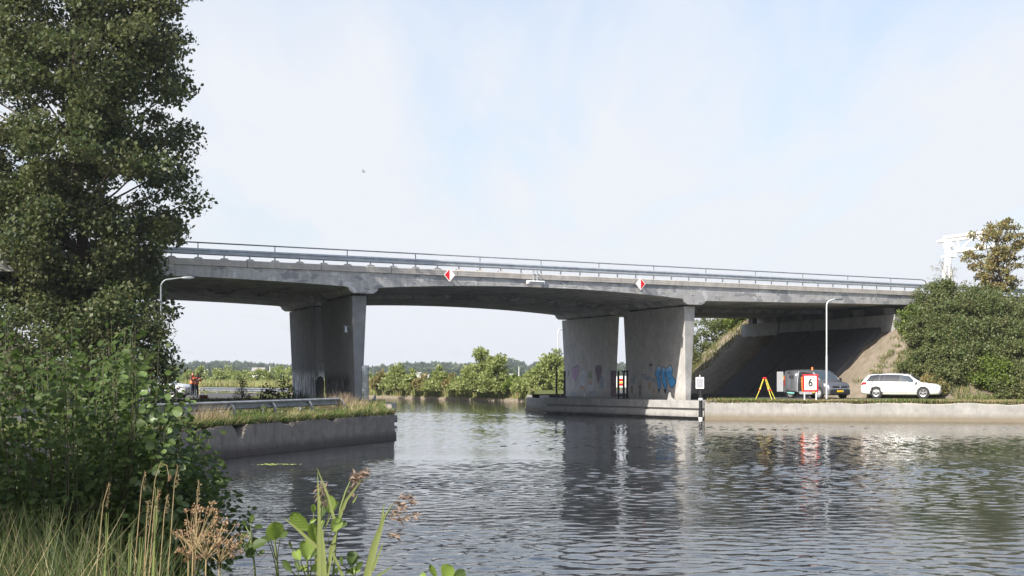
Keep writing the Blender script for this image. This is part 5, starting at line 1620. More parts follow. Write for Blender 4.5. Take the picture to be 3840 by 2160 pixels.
def leaf_obj(me, parent, pos, ax, nr, size, wsc=1.0):
    ax = Vector(ax).normalized(); nr = Vector(nr); nr = (nr - ax * nr.dot(ax)).normalized(); bi = nr.cross(ax)
    o = bpy.data.objects.new('leaf', me); C.objects.link(o); o.parent = parent
    R3 = Matrix((ax, bi, nr)).transposed()
    o.matrix_local = Matrix.Translation(Vector(pos)) @ R3.to_4x4() @ Matrix.Diagonal((size, size * wsc, size, 1))
    return o
lme = [leaf_me('alder_leaf', M['lf_alder']), leaf_me('alder_leaf_b', plain('leaf_alder_light', (.095, .14, .038), .4, var=.25, vscale=20)), leaf_me('alder_leaf_c', plain('leaf_alder_dull', (.066, .10, .028), .42, var=.25, vscale=20))]
for q, i in enumerate(single):
    leaf_obj(lme[q % 3], ab, apos[i] - np.array(ab.location), aax[i], anr[i], asz[i])

# ---- near bank: grass, dead stalks, reeds, young alder shoots
def near_pts(n, x0, x1, y0, y1):
    x = x0 + (x1 - x0) * rng.random(n); y = y0 + (y1 - y0) * rng.random(n)
    z = near_h(x, y)
    k = z > -.1
    return np.stack([x, y, z], 1)[k]
pts = near_pts(2300, -3.6, -.95, 5.8, 10.0)
hmax = np.clip(np.interp(pts[:, 0] / pts[:, 1], [-.40, -.27, -.22, -.18, -.14], [.95, .95, .85, .55, .4]), .3, 1.3) * np.interp(pts[:, 1], [6, 10], [1.0, .8])
o = grass_mesh('bank_grass', pts, hmax * (.62 + .5 * rng.random(len(pts))), [M['gr_dark'], M['gr_dry'], M['gr_green']], .0034, .75, mi=rng.choice([0, 0, 0, 0, 0, 1], len(pts)))
tag(o, 'tall tangled grass on the near bank', 'grass', kind='stuff')
pts = near_pts(9000, -9, -1.5, 9.5, 24.0)
o = grass_mesh('bank_grass', pts, .25 + .45 * rng.random(len(pts)), [M['gr_dark'], M['gr_dry']], .008, .4, mi=rng.choice([0, 0, 0, 1], len(pts)))
tag(o, 'rough grass under the alder bush', 'grass', kind='stuff')
pts = near_pts(900, -1.5, .2, 5.6, 7.6)
o = grass_mesh('bank_grass', pts, .30 + .42 * rng.random(len(pts)), [M['gr_dark'], M['gr_dry']], .0045, .4, mi=rng.choice([0, 1, 1], len(pts)))
tag(o, 'low straw-coloured stalks at the foot of the picture', 'grass', kind='stuff')

def gz(x, y): return float(near_h(np.array(x), np.array(y)))
def z380(x, y): return 380 + x / 3.15, 1700 + y / 3.15
# dead flower stalks with drooping heads
for k, (xy, Y, bend, lab) in enumerate([((700, 120), 8.2, .5, 'hooked'), ((905, 150), 8.0, .1, 'tallest straight'), ((1150, 330), 7.4, -.3, 'right-leaning'), ((680, 430), 7.2, .2, 'short brown'),
                                        ((560, 560), 7.0, -.2, 'pale-tipped'), ((90, 360), 7.0, .4, 'leftmost'), ((790, 490), 7.6, .1, 'thin grey'), ((520, 220), 8.4, .2, 'slender green')]):
    px, py = z380(*xy); tip = P(px, py, Y); bx = tip.x - .10 * bend - .06; bz = gz(bx, Y)
    e = empty('dead_stalk', (bx, Y, bz), 0, lab + ' dead stalk rising from the grass on the near bank', 'plant', 'dead stalks on the near bank')
    t_ = tip - Vector((bx, Y, bz))
    pts_ = [Vector((0, 0, -.05)), Vector((t_.x * .25, 0, t_.z * .5)), Vector((t_.x * .7, .01, t_.z * .92)), t_]
    if k == 0: pts_ += [t_ + Vector((.035, 0, -.01)), t_ + Vector((.05, 0, -.09))]
    mb = MB(); mb.tube(pts_, [.0026] * 2 + [.002] * (len(pts_) - 2), 5); mb.build('stem', M['stem_dry'], e)
    n = 46
    cen = np.array([tuple(pts_[-1] - (t_ * (.10 * q / 12)) * (1 if k else -.2)) for q in range(12)])
    V, Fc = leaves(cen, .006, 5, .013, .2, 1, tpl=LEAFN); np_mesh('seed_head', V, Fc, M['umbel'] if k in (0, 3) else M['gr_dry'], e)['kind'] = 'stuff'
# brown umbel plants
for k, (px, py, Y, w) in enumerate([(745, 1935, 6.6, .09), (790, 1960, 6.4, .10), (835, 1975, 6.5, .08), (715, 1965, 6.7, .06)]):
    tip = P(px, py, Y); bx, by = tip.x - .05 + .01 * k, Y; bz = gz(bx, by)
    e = empty('dry_umbel', (bx, by, bz), 0, ('largest left', 'middle drooping', 'rightmost', 'small leftmost')[k] + ' brown dried flower cluster on the near bank', 'plant', 'dried brown flower plants')
    t_ = tip - Vector((bx, by, bz))
    mb = MB(); fork = Vector((t_.x * .5, 0, t_.z - .16)); mb.tube([(0, 0, -.05), fork * .5, fork], .003, 5)
    cs = []
    for q in range(22):
        a = rng.random() * 6.28; rad = 1.25 * w * math.sqrt(rng.random())
        c = t_ + Vector((math.cos(a) * rad, math.sin(a) * rad, rng.uniform(-.07, .05) - .03 * k))
        limb(mb, fork, c, .0018, .001, 4, .2, 3); cs.append(tuple(c))
    mb.build('stem', M['stem_dry'], e)
    V, Fc = leaves(cs, .017, 14, .011, .3, .7); np_mesh('seed_head', V, Fc, M['umbel'], e)['kind'] = 'stuff'

# young alder shoots with big sunlit leaves
def z900(x, y): return 900 + x / 2.862, 1750 + y / 2.862
LV = leaf_me('young_leaf', M['lf_young']); LD = leaf_me('young_leaf_dark', M['lf_alder'])  # LD: darker copy, puts shade into the colour of shaded leaves
shoots = [((375, 790), 6.1, [((375, 790), (372, 575), .95, 0), ((430, 760), (520, 700), .7, 1), ((300, 800), (150, 850), .8, 1), ((330, 790), (230, 770), .7, 1)], 'with one large round upright leaf'),
          ((800, 640), 5.9, [((735, 690), (570, 480), .72, 0), ((800, 810), (770, 600), .62, 0), ((960, 500), (960, 325), .8, 0), ((985, 700), (1070, 545), .72, 0), ((870, 560), (905, 420), .8, 1), ((790, 495), (783, 405), .6, 0),
                             ((1000, 480), (1075, 360), .5, 1), ((890, 640), (900, 560), .6, 0), ((1060, 660), (1140, 590), .6, 1), ((820, 560), (750, 600), .5, 0)], 'with a fan of bright leaves in the middle foreground'),
          ((720, 1000), 5.8, [((725, 1010), (690, 800), .75, 0), ((650, 1010), (560, 880), .6, 0), ((560, 880), (540, 790), .6, 1), ((760, 980), (840, 900), .5, 1), ((560, 1130), (470, 1010), .6, 1), ((640, 1120), (600, 1010), .5, 1), ((860, 1000), (840, 940), .9, 0), ((690, 1130), (650, 1050), .9, 0), ((760, 1120), (840, 1060), .9, 0)], 'with folded leaves low in the foreground'),
          ((1200, 1080), 5.9, [((1190, 1080), (1215, 905), .75, 1), ((1130, 1140), (1285, 1105), .45, 0), ((1100, 1060), (1085, 960), .5, 1), ((1240, 1120), (1330, 1010), .5, 1), ((1040, 1150), (1010, 1090), .8, 0)], 'right of the reeds at the bottom edge'),
          ((120, 700), 6.6, [((110, 600), (155, 520), .8, 1), ((60, 640), (30, 580), .7, 1), ((140, 660), (240, 640), .6, 1), ((80, 720), (10, 760), .7, 1), ((120, 760), (190, 830), .7, 1), ((40, 900), (120, 830), .7, 1), ((200, 950), (260, 900), .7, 1), ((60, 800), (-40, 860), .7, 1), ((170, 860), (80, 960), .7, 1)], 'with dark leaves beside the brown flowers'),
          ((2150, 1174), 5.6, [((2190, 1200), (2300, 1045), 1.0, 0), ((2290, 1190), (2420, 1130), .8, 1), ((2110, 1190), (2040, 1050), .4, 0), ((2000, 1200), (1920, 1150), .8, 0)], 'poking up alone at the bottom right of the reeds')]
for (bp, Y, lv, lab) in shoots:
    top = P(*z900(*bp), Y)
    bx = top.x + rnd.uniform(-.05, .05); by = Y + .2; bz = min(1.3, max(-.3, gz(bx, by)))
    e = empty('alder_shoot', (bx, by, bz), 0, 'young alder shoot ' + lab, 'plant', 'young alder shoots in the foreground')
    org = Vector((bx, by, bz))
    mb = MB(); mb.tube([Vector((0, 0, -.2)), (top - org) * .5 + Vector((.02, 0, 0)), top - org], [.007, .006, .004], 6)
    for (a, b_, wsc, dark) in lv:
        yy = Y + rnd.uniform(-.12, .12)
        pa, pb_ = P(*z900(*a), yy), P(*z900(*b_), yy + rnd.uniform(-.02, .03))
        ax = pb_ - pa
        leaf_obj(LD if dark else LV, e, pa - org, ax + Vector((0, rnd.uniform(-.5, .5) * ax.length, 0)), Vector((rnd.uniform(-.9, .7), -1, rnd.uniform(-.1, .9))), ax.length / .97 * 1.05, wsc * .98)
        limb(mb, (top - org) * rnd.uniform(.8, .98), pa - org, .003, .002, 4, .1, 3)
    mb.build('stem', M['stem_green'], e)

# reeds: stem, long blades and a plume
def blade(mb, pts, w):
    pts = [Vector(p) for p in pts]; n = len(pts); v = []; 
    for i, p in enumerate(pts):
        t = (pts[min(i + 1, n - 1)] - pts[max(i - 1, 0)]).normalized()
        sd = t.cross(Vector((0, 1, .15))).normalized()
        ww = .46 * w * (1 - (i / (n - 1)) ** 2.2) + .0006
        v += [p - sd * ww, p + Vector((0, .25 * ww, 0)), p + sd * ww]
    f_ = []
    for i in range(n - 1):
        for j_ in (0, 1): f_.append((i * 3 + j_, i * 3 + j_ + 1, (i + 1) * 3 + j_ + 1, (i + 1) * 3 + j_))
    mb.add(v, f_)
def reed(lab, Y, stem, blades, plume, droop):
    b0 = P(*z900(*stem[0]), Y); bz = min(b0.z - .3, max(-.2, gz(b0.x, Y)))
    org = Vector((b0.x, Y, bz))
    e = empty('reed', tuple(org), 0, lab, 'reed', 'reeds in the foreground')
    mb = MB(); pts_ = [Vector((0, 0, -.1))] + [P(*z900(*p), Y) - org for p in stem]
    mb.tube(pts_, [.006] + [.005] * (len(pts_) - 2) + [.002], 6); mb.build('stem', M['stem_green'], e)
    for bl in blades:
        mb = MB(); raw = [P(*z900(*p), Y - .03) - org for p in bl[1:]]
        dense = []
        for a, c in zip(raw[:-1], raw[1:]):
            dense += [a.lerp(c, q / 4) for q in range(4)]
        dense.append(raw[-1]); blade(mb, dense, bl[0]); mb.build('blade', M['lf_shoot'], e, smooth=True)
    if plume:
        cen = np.array([tuple(P(*z900(*p), Y) - org) for p in plume])
        V, Fc = leaves(cen, .015, 11, .028, .0, .6, tpl=LEAFN, axis_bias=(droop * 2.5, 0, -.5)); np_mesh('plume', V, Fc, M['plume'], e)['kind'] = 'stuff'
reed('tall reed with two crossing pointed blades in the middle foreground', 5.7, [(840, 1174), (850, 700), (868, 420), (872, 200)],
     [(.016, (845, 1174), (850, 560), (832, 60)), (.010, (1010, 560), (945, 310), (825, 10)), (.014, (830, 870), (640, 690), (470, 545)), (.022, (900, 1174), (890, 860), (860, 560))],
     [(872, 190), (866, 230), (880, 270), (866, 310), (876, 350), (880, 390)], .1)
reed('reed with a feathery brown plume bending right', 5.9, [(1000, 1174), (1030, 760), (1080, 440), (1140, 260), (1200, 120)],
     [(.014, (1060, 560), (1140, 360), (1310, 130)), (.018, (930, 1174), (990, 850), (1040, 660)), (.008, (1000, 500), (960, 400), (900, 210)), (.012, (1100, 1174), (1030, 1000), (970, 880)), (.006, (1210, 390), (1240, 340), (1262, 300))],
     [(1180, 150), (1200, 110), (1230, 85), (1260, 75), (1300, 65), (1340, 60), (1220, 130), (1250, 150), (1290, 100), (1180, 220), (1170, 280), (1230, 170)], .6)
reed('reed with one broad pale blade and drooping plume on the right', 5.6, [(1360, 1174), (1440, 850), (1540, 560), (1640, 400)],
     [(.030, (1360, 1190), (1440, 860), (1500, 680), (1570, 480)), (.010, (1420, 1120), (1480, 960), (1540, 810)), (.008, (1470, 1174), (1560, 1120), (1640, 1070)), (.012, (1500, 700), (1525, 560), (1545, 400))],
     [(1720, 320), (1760, 325), (1800, 340), (1840, 365), (1660, 400), (1700, 410), (1740, 430), (1620, 480), (1650, 500), (1600, 540), (1700, 560), (1780, 540), (1850, 515), (1590, 720), (1640, 740)], .9)
for k, (x0, x1, y1, Y) in enumerate([(600, 640, 400, 7.0), (300, 330, 940, 6.6), (330, 460, 990, 6.5), (20, 60, 700, 7.2)]):
    tip = P(*z380(x1, y1), Y); bx = P(*z380(x0, 1400), Y).x; bz = gz(bx, Y); org = Vector((bx, Y, bz))
    e = empty('reed', tuple(org), 0, ('pale upright', 'short yellow', 'crossing yellow', 'leftmost thin')[k] + ' reed among the grass at the lower left', 'reed', 'reeds in the foreground')
    mb = MB(); t_ = tip - org; mb.tube([(0, 0, -.1), t_ * .5, t_], [.006, .005, .002], 5); mb.build('stem', M['stem_green'], e)
    mb = MB(); blade(mb, [t_ * (q / 8) + Vector((.01 * math.sin(q), 0, 0)) for q in range(9)], .014); mb.build('blade', M['lf_shoot'], e, smooth=True)

# ---- left quay: grass on the wall top
def wall_pts(a, b_, n, d0, d1, z, side):
    a = np.array(a); b_ = np.array(b_); t = (b_ - a) / np.linalg.norm(b_ - a); nn = np.array([-t[1], t[0]]) * side
    u = rng.random(n); d = d0 + (d1 - d0) * rng.random(n) ** 1.3
    q = a + (b_ - a) * u[:, None] + nn * d[:, None]
    return np.stack([q[:, 0], q[:, 1], np.full(n, z)], 1)
clump = lambda p, f_, a, b_: np.clip(a + b_ * (np.sin(p[:, 0] * f_ + p[:, 1] * f_ * .7) + np.sin(p[:, 1] * f_ * 1.9 + 1)), .05, 9)
pts = wall_pts((-4.71, 59.2), (-14, 30.7), 15000, .02, 2.4, 1.02, -1)
o = grass_mesh('quay_grass', pts, clump(pts, 1.3, .16, .06) * (.6 + .9 * rng.random(len(pts))), [M['gr_green'], M['gr_dry'], M['gr_dark']], .014, .5, mi=np.where(np.sin(pts[:, 1] * 1.1) + np.sin(pts[:, 1] * 2.7 + pts[:, 0] * 3) + rng.normal(size=len(pts)) * .8 > 1.1, 1, rng.choice([0, 0, 2], len(pts))))
tag(o, 'green and straw grass along the top of the left quay wall', 'grass', kind='stuff')
pts = wall_pts((-4.71, 59.2), (-14, 30.7), 4200, -.05, .22, 1.0, -1)
o = grass_mesh('quay_fringe', pts, .12 + .22 * rng.random(len(pts)), [M['gr_dry'], M['gr_dark'], M['gr_green']], .012, .5, bias=(.75, -.25), mi=rng.choice([0, 1, 1, 2], len(pts)))
tag(o, 'dry grass hanging over the edge of the left quay wall', 'grass', kind='stuff')
pts = wall_pts((-4.9, 60), (-6.3, 76), 5000, .05, 2.6, 1.05, 1)
pts[:, 0] -= .2
o = grass_mesh('quay_grass', pts, .10 + .22 * rng.random(len(pts)), [M['gr_dark'], M['gr_green'], M['gr_dry']], .014, .5, mi=rng.choice([0, 1, 1, 2], len(pts)))
tag(o, 'short grass at the tip of the left quay', 'grass', kind='stuff')
for k, (px, Y, h_, n, lab) in enumerate([(795, 47.5, .62, 240, 'at the near end of the left guard rail'), (1255, 60.5, .75, 260, 'in front of the left pier foot'), (1345, 64, .6, 150, 'beside the mesh tube'), (1190, 58.5, .4, 160, 'below the wire coil')]):
    c = P(px, 1500, Y)
    pts = np.stack([c.x + rng.normal(size=n) * .35, c.y + rng.normal(size=n) * .4, np.full(n, 1.03)], 1)
    o = grass_mesh('grass_tuft', pts, h_ * (.5 + .6 * rng.random(n)), [M['gr_dry'], M['plume']], .009, .45, bias=(.22, 0), mi=rng.choice([0, 0, 1], n)); tag(o, 'tall dry straw tuft ' + lab, 'grass', 'dry grass tufts on the left quay', 'stuff')
for k, (px, Y, rx, h_, lab) in enumerate([(960, 52.5, .75, .42, 'left of the second rail post'), (1040, 55.0, .55, .38, 'right of the second rail post'), (900, 51, .5, .34, 'near the left part of the guard rail'), (1130, 57.5, .6, .34, 'below the wire coil')]):
    c = P(px, 1500, Y); shrub('weed_patch', (c.x + .35, Y, 1.0), rx, .6, h_, 14, 34, .075, M['lf_bush'], 'low leafy weeds under the guard rail ' + lab, 'weeds', 'weeds on the left quay', cr_=.16)
# shaded plants under the bridge, left
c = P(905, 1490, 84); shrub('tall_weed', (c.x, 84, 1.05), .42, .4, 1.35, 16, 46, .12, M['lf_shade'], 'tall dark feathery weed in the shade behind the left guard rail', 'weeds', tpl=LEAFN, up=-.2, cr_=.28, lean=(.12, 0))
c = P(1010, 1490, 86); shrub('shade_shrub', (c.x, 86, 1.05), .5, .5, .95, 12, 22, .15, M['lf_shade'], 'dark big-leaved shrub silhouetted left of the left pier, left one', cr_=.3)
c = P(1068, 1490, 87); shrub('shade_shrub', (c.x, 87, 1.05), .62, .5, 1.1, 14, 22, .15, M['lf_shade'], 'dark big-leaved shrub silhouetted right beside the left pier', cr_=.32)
for k, (px, Y, w, h_, mt) in enumerate([(1160, 74, .7, .55, 'lf_shade'), (1195, 73.5, .6, .5, 'gr_green'), (1255, 72.5, .8, .8, 'plume'), (1300, 71, .5, .7, 'plume'), (1120, 78, .6, .7, 'lf_shade')]):
    c = P(px, 1490, Y); n = 160
    pts = np.stack([c.x + rng.normal(size=n) * w * .4, c.y + rng.normal(size=n) * .3, np.full(n, 1.06)], 1)
    o = grass_mesh('grass_tuft', pts, h_ * (.4 + .7 * rng.random(n)), M[mt], .010, .6); tag(o, ('dark weeds at the foot of the whitewashed column', 'green weeds between the left columns', 'brown weeds at the foot of the sooty column', 'brown weeds at the near end of the sooty column', 'low dark weeds behind the left pier')[k], 'weeds', 'weeds round the left pier')
pts = np.stack([-10 - 9 * rng.random(9000), 60 + 26 * rng.random(9000), np.full(9000, 1.05)], 1)
pts = pts[pts[:, 0] < -6.9 - (pts[:, 1] - 76).clip(0) * .62]
o = grass_mesh('verge_grass', pts, .08 + .18 * rng.random(len(pts)), [M['gr_dark'], M['gr_green'], M['gr_dry']], .016, .5, mi=rng.choice([0, 0, 1, 2], len(pts)))
tag(o, 'short grass on the verge round the left pier', 'grass', kind='stuff')

# ---- right quay grass and slope tufts
pts = wall_pts((60, 71.0), (10.95, 83.9), 26000, .05, 4.6, 1.1, -1)
dw_ = pts[:, 1] - (83.9 - (pts[:, 0] - 10.95) * .263)
hh = clump(pts, .9, .09, .035) * (.5 + .8 * rng.random(len(pts))) * np.interp(dw_, [0, 1.2, 2.2, 5], [1, 1, .6, .5])
edge = np.clip((rng.random(len(pts)) < .5), 0, 1)
o = grass_mesh('quay_grass', pts, hh, [M['gr_green'], M['gr_dry']], .020, .5, mi=np.where(np.sin(pts[:, 0] * .8) * .35 + rng.random(len(pts)) * .9 > .42, 1, 0))
tag(o, 'green and straw-coloured grass along the right quay', 'grass', kind='stuff')
pts = wall_pts((60, 71.0), (10.95, 83.9), 5200, -.04, .25, .98, -1)
o = grass_mesh('quay_fringe', pts, .08 + .15 * rng.random(len(pts)), [M['gr_dry'], M['gr_green']], .018, .6, bias=(-.1, -.5), mi=rng.choice([0, 0, 1], len(pts)))
tag(o, 'dry grass fringe over the right quay wall', 'grass', kind='stuff')
def slope_pts(n, s0, s1, t0, t1):
    s_ = s0 + (s1 - s0) * rng.random(n); t_ = t0 + (t1 - t0) * rng.random(n)
    q = np.array([tuple(BW(a, b_, emb_z(a, b_))) for a, b_ in zip(s_, t_)])
    return q
pts = slope_pts(2200, 33.0, 41, 20.4, 23.5)
o = grass_mesh('slope_grass', pts, .08 + .28 * rng.random(len(pts)), [M['gr_dry'], M['gr_green'], M['lf_rust']], .022, .5, mi=rng.choice([0, 1, 1, 2], len(pts))); tag(o, 'dry grass along the far edge of the bridge slope', 'grass', kind='stuff')
q = np.array([tuple(BW(a, b_, emb_z(a, b_))) for a, b_ in [(35.0 + 5 * rng.random(), -1.4 - 4.2 * rng.random()) for _ in range(90)]])
pts = (q[:, None, :] + rng.normal(size=(90, 40, 3)) * np.array([.16, .16, .03])).reshape(-1, 3)
o = grass_mesh('slope_grass', pts, .08 + .24 * rng.random(len(pts)), [M['gr_green'], M['gr_dry'], M['lf_bush']], .018, .6, mi=rng.choice([0, 1, 2], len(pts))); tag(o, 'scattered tufts on the sunlit sandy slope', 'grass', kind='stuff')
pts = slope_pts(2600, 36.4, 38.2, -10, -3)
o = grass_mesh('slope_grass', pts, .10 + .28 * rng.random(len(pts)), [M['gr_green'], M['gr_dry'], M['lf_bush']], .02, .5, mi=rng.choice([0, 1, 2], len(pts))); tag(o, 'rough grass at the foot of the slope behind the cars', 'grass', kind='stuff')

# ---- bushes on the right embankment
RB = [(41.2, -3.0, 2.0, 2.1, 2.2, 'lf_bush', 'dense bush at the very end of the bridge parapet'), (41.8, -5.6, 2.3, 2.2, 3.2, 'lf_bush', 'large dark bush on the slope above the white car bonnet'),
      (40.4, -7.6, 2.0, 2.0, 3.0, 'lf_bush', 'dark bush right behind the white car'), (44.5, -3.6, 2.4, 2.2, 1.9, 'lf_bush', 'bush on the crest right of the bridge end'),
      (45.2, -7.0, 2.6, 2.4, 3.6, 'lf_bush', 'tall bush at the right end of the slope'), (48.5, -4.0, 2.6, 2.4, 2.0, 'lf_bush', 'crest bush under the white gantry'),
      (49.5, -8.0, 2.8, 2.4, 3.6, 'lf_bush', 'slope bush at the right edge of the picture'), (43.0, -9.8, 2.2, 1.8, 2.2, 'lf_bright', 'yellow-green bramble bush behind the white car bonnet'),
      (46.6, -11.0, 2.2, 1.8, 2.2, 'lf_bright', 'yellow-green bramble bush right of the white car'), (38.6, -4.6, 1.1, 1.1, 1.6, 'lf_bush', 'small bush on the sandy slope left of the dense bushes'),
      (37.3, -7.0, 1.2, 1.0, 1.3, 'lf_bush', 'low bush on the slope behind the white car roof'), (53, -6, 3.0, 2.6, 3.2, 'lf_bush', 'big bush beyond the right edge of the slope'), (51, -11.5, 2.6, 2, 2.6, 'lf_bright', 'bramble bush at the far right by the quay'),
      (39.2, -2.2, .9, .9, 1.9, 'lf_bright', 'yellowish shoots against the dark end of the bridge'), (57, -8, 3.0, 2.6, 3.6, 'lf_bush', 'rounded bush outside the right edge'),
      (39.6, -9.6, 1.7, 1.5, 1.9, 'lf_bush', 'low dark bush right behind the white car bonnet'), (42.6, -7.6, 2.2, 2.0, 3.0, 'lf_bush', 'dark bush in the middle of the right slope'), (40.2, -4.6, 1.6, 1.5, 2.6, 'lf_bush', 'bush halfway up the slope beside the bridge end'),
      (36.9, -5.0, 1.3, 1.2, 1.5, 'lf_bush', 'low bush directly above the roof of the white car'), (37.9, -5.8, 1.5, 1.3, 2.1, 'lf_bush', 'bush above the white car roof further right'),
      (38.4, -7.2, 1.6, 1.4, 2.2, 'lf_bush', 'bush behind the windscreen of the white car'), (38.8, -3.6, 1.3, 1.2, 2.0, 'lf_bush', 'bush on the upper slope above the white car'),
      (39.6, -6.0, 1.8, 1.6, 2.6, 'lf_bush', 'bush high above the white car bonnet'), (39.2, -8.6, 1.6, 1.4, 2.0, 'lf_bright', 'pale bramble over the white car bonnet'), (36.0, -6.6, 1.1, 1.0, 1.1, 'lf_rust', 'brownish low weeds just left of the white car roof'),
      (41.0, -11.2, 1.8, 1.4, 1.5, 'lf_bright', 'low bramble right in front of the white car nose'), (35.3, -4.6, .8, .8, .8, 'lf_bush', 'tiny bush on the sandy slope between van and white car')]
for (s_, t_, rx, ry, h_, mt, lab) in RB:
    b0 = BW(s_, t_, emb_z(s_, t_) - .2)
    shrub('bush', tuple(b0), rx, ry, h_, int(34 * rx), 150 if rx > 1.5 else 90, .15, M[mt], lab, 'bush', 'bushes on the right embankment', cr_=.55 if rx > 1.5 else .35)
b0 = BW(48.9, -1.5, 7.6)
big_tree('autumn_tree', tuple(b0), [(8.5, 1.2), (9.6, 1.9), (11, 2.1), (12.4, 1.5), (13.2, .6)], 8.2, 13.2, 90, 80, .17, M['lf_rust'], 'loose yellowing tree top at the right edge beside the gantry', (.35, .6), trunk_r=.10)
# thin, almost bare shrub on the crest
b0 = BW(44.6, -1.4, 7.7); e = empty('bare_shrub', tuple(b0), 0, 'thin almost bare shrub leaning left at the end of the bridge rail', 'bush')
mb = MB(); mb.tube([(.3, 0, -.3), (0, 0, .5), (-.7, 0, 1.6), (-1.0, 0, 2.2)], [.05, .045, .03, .012], 6)
cs = []
for k in range(34):
    t = rng.random(); a = Vector((.2 - 1.1 * t, 0, .1 + 2.0 * t)); d = Vector((rng.normal() * .8 - .1, rng.normal() * .5, .3 + rng.random() * .5))
    b_ = a + d * (.9 - .4 * t); limb(mb, a, b_, .015, .004, 4, .1, 3); cs.append(tuple(b_))
    for q in range(2): c_ = b_ + Vector((rng.normal(), rng.normal(), rng.normal())) * .25; limb(mb, a.lerp(b_, .6), c_, .008, .003, 3, .1, 2)
mb.build('branches', M['twig'], e); V, Fc = leaves(cs, .2, 7, .09, .4); np_mesh('foliage', V, Fc, M['lf_rust'], e)
# wooded far side of the embankment, seen under the right span
for k, (s_, t_, rx, h_, mt) in enumerate([(36.5, 24.6, 1.6, 2.6, 'lf_bush'), (39, 25, 1.9, 3.2, 'lf_bush'), (41.5, 25.0, 1.9, 3.2, 'lf_bright'), (43.5, 25, 1.9, 3.2, 'lf_rust'), (46, 25.5, 2.0, 3.2, 'lf_bush'), (38.0, 27.5, 1.7, 3.0, 'lf_bright'), (35, 26.5, 1.6, 2.4, 'lf_bush'), (41, 22.8, 1.0, 1.4, 'lf_bright'), (33.5, 24.5, 1.2, 1.6, 'lf_bush')]):
    b0 = BW(s_, t_, emb_z(s_, t_) - .2)
    shrub('bush', tuple(b0), rx, rx, h_, 44, 90, .17, M[mt], ('bush low', 'dark bush', 'yellowish bush', 'rusty bush', 'bush high', 'pale bush far', 'low bush far', 'small pale bush', 'lowest bush')[k] + ' on the far side of the slope, seen under the right span', 'bush', 'bushes on the far side of the right slope', cr_=.5)

# ---- far bank
def far_bush(pxd, y0d, y1d, wd, Y, mt, lab, n=40, per=70):
    c = P(pxd * 1.4907, y1d * 1.4907, Y); w = wd * 1.4907 / F * Y / 2; h_ = (y1d - y0d) * 1.4907 / F * Y
    shrub('willow_bush', (c.x, Y, .95), w, w * .8, h_ * 1.02, n, per, .26 if Y < 180 else .34, M[mt], lab, 'bush', 'willow bushes on the far bank', cr_=.30 * min(w, h_) + .10, tpl=LEAF4, up=.3, lean=(.10, 0), ax=(.5, 0, .6))
for (a, y0, y1, w, Y, mt, lab, n) in [
    (1000, 942, 1000, 60, 158, 'lf_willow', 'pointed willow bush left on the far bank under the main span', 40), (1030, 955, 1000, 34, 155, 'lf_willow', 'small willow bush beside the pointed one on the far bank', 24),
    (1105, 950, 1003, 42, 149, 'lf_willow', 'slim willow bush in the middle of the far bank', 26), (1195, 915, 1010, 75, 144, 'lf_willow', 'left half of the largest willow bush on the far bank', 60),
    (1238, 920, 1012, 68, 142.5, 'lf_willow', 'right half of the largest willow bush on the far bank', 55), (1165, 960, 1008, 40, 145, 'lf_willow', 'low willow at the left foot of the largest bush', 24),
    (1385, 905, 1000, 95, 140, 'lf_willow', 'tall rounded bush behind the far quay beside the right pier', 70), (1345, 945, 1000, 55, 138, 'lf_willow', 'lower bush left of the tall rounded one', 36), (1290, 975, 1010, 50, 141, 'lf_bright', 'low greenery right of the largest willow bush', 22),
    (950, 962, 1000, 50, 163, 'lf_rust', 'rusty low bush right of the mesh tube on the far bank', 26), (1060, 968, 1001, 50, 153, 'lf_rust', 'orange-brown low growth between two willows', 22), (1130, 970, 1005, 40, 147.5, 'lf_rust', 'brown low growth left of the largest willow bush', 20),
    (1420, 920, 990, 50, 136, 'lf_willow', 'bush partly behind the heart-painted column', 30)]:
    far_bush(a, y0, y1, w, Y, mt, lab, n)
for k, (a, y0, w, Y, mt) in enumerate([(925, 968, 40, 168, 'lf_willow'), (975, 972, 40, 161, 'lf_willow'), (1078, 974, 34, 152, 'lf_willow'), (1088, 966, 24, 156, 'lf_bright'), (1145, 976, 40, 147, 'lf_willow'), (1268, 978, 36, 142, 'lf_willow'), (1310, 972, 44, 139, 'lf_willow'), (1322, 960, 40, 146, 'lf_willow')]):
    far_bush(a, y0, 1000, w * 1.05, Y, mt, ('low pale bush right of the mesh tube', 'low pale bush left of the pointed willow', 'low pale growth left of the slim willow', 'tiny fresh green bush left of the slim willow', 'low pale bush right of the slim willow', 'low pale bush right of the largest willow', 'low pale bush by the far quay end', 'small bush behind the far quay end')[k] + ' on the far bank', 20, 60)
LW = [(435, 946, 46), (470, 955, 44), (505, 944, 52), (545, 953, 44), (575, 946, 50), (612, 958, 46), (640, 949, 46), (668, 953, 42), (700, 941, 52), (728, 946, 42), (590, 960, 38), (395, 952, 46), (350, 948, 52), (300, 948, 52)]
ORD = ['first', 'second', 'third', 'fourth', 'fifth', 'sixth', 'seventh', 'eighth', 'ninth', 'tenth', 'eleventh', 'twelfth', 'thirteenth', 'fourteenth']
for k, (a, y0, w) in enumerate(LW):
    far_bush(a, y0, 986, w, 226 + 10 * (k % 3) + (730 - a) * .06, 'lf_willow', ORD[sorted([q[0] for q in LW], reverse=True).index(a)] + ' small sunlit willow from the left pier along the distant left bank', 22, 50)
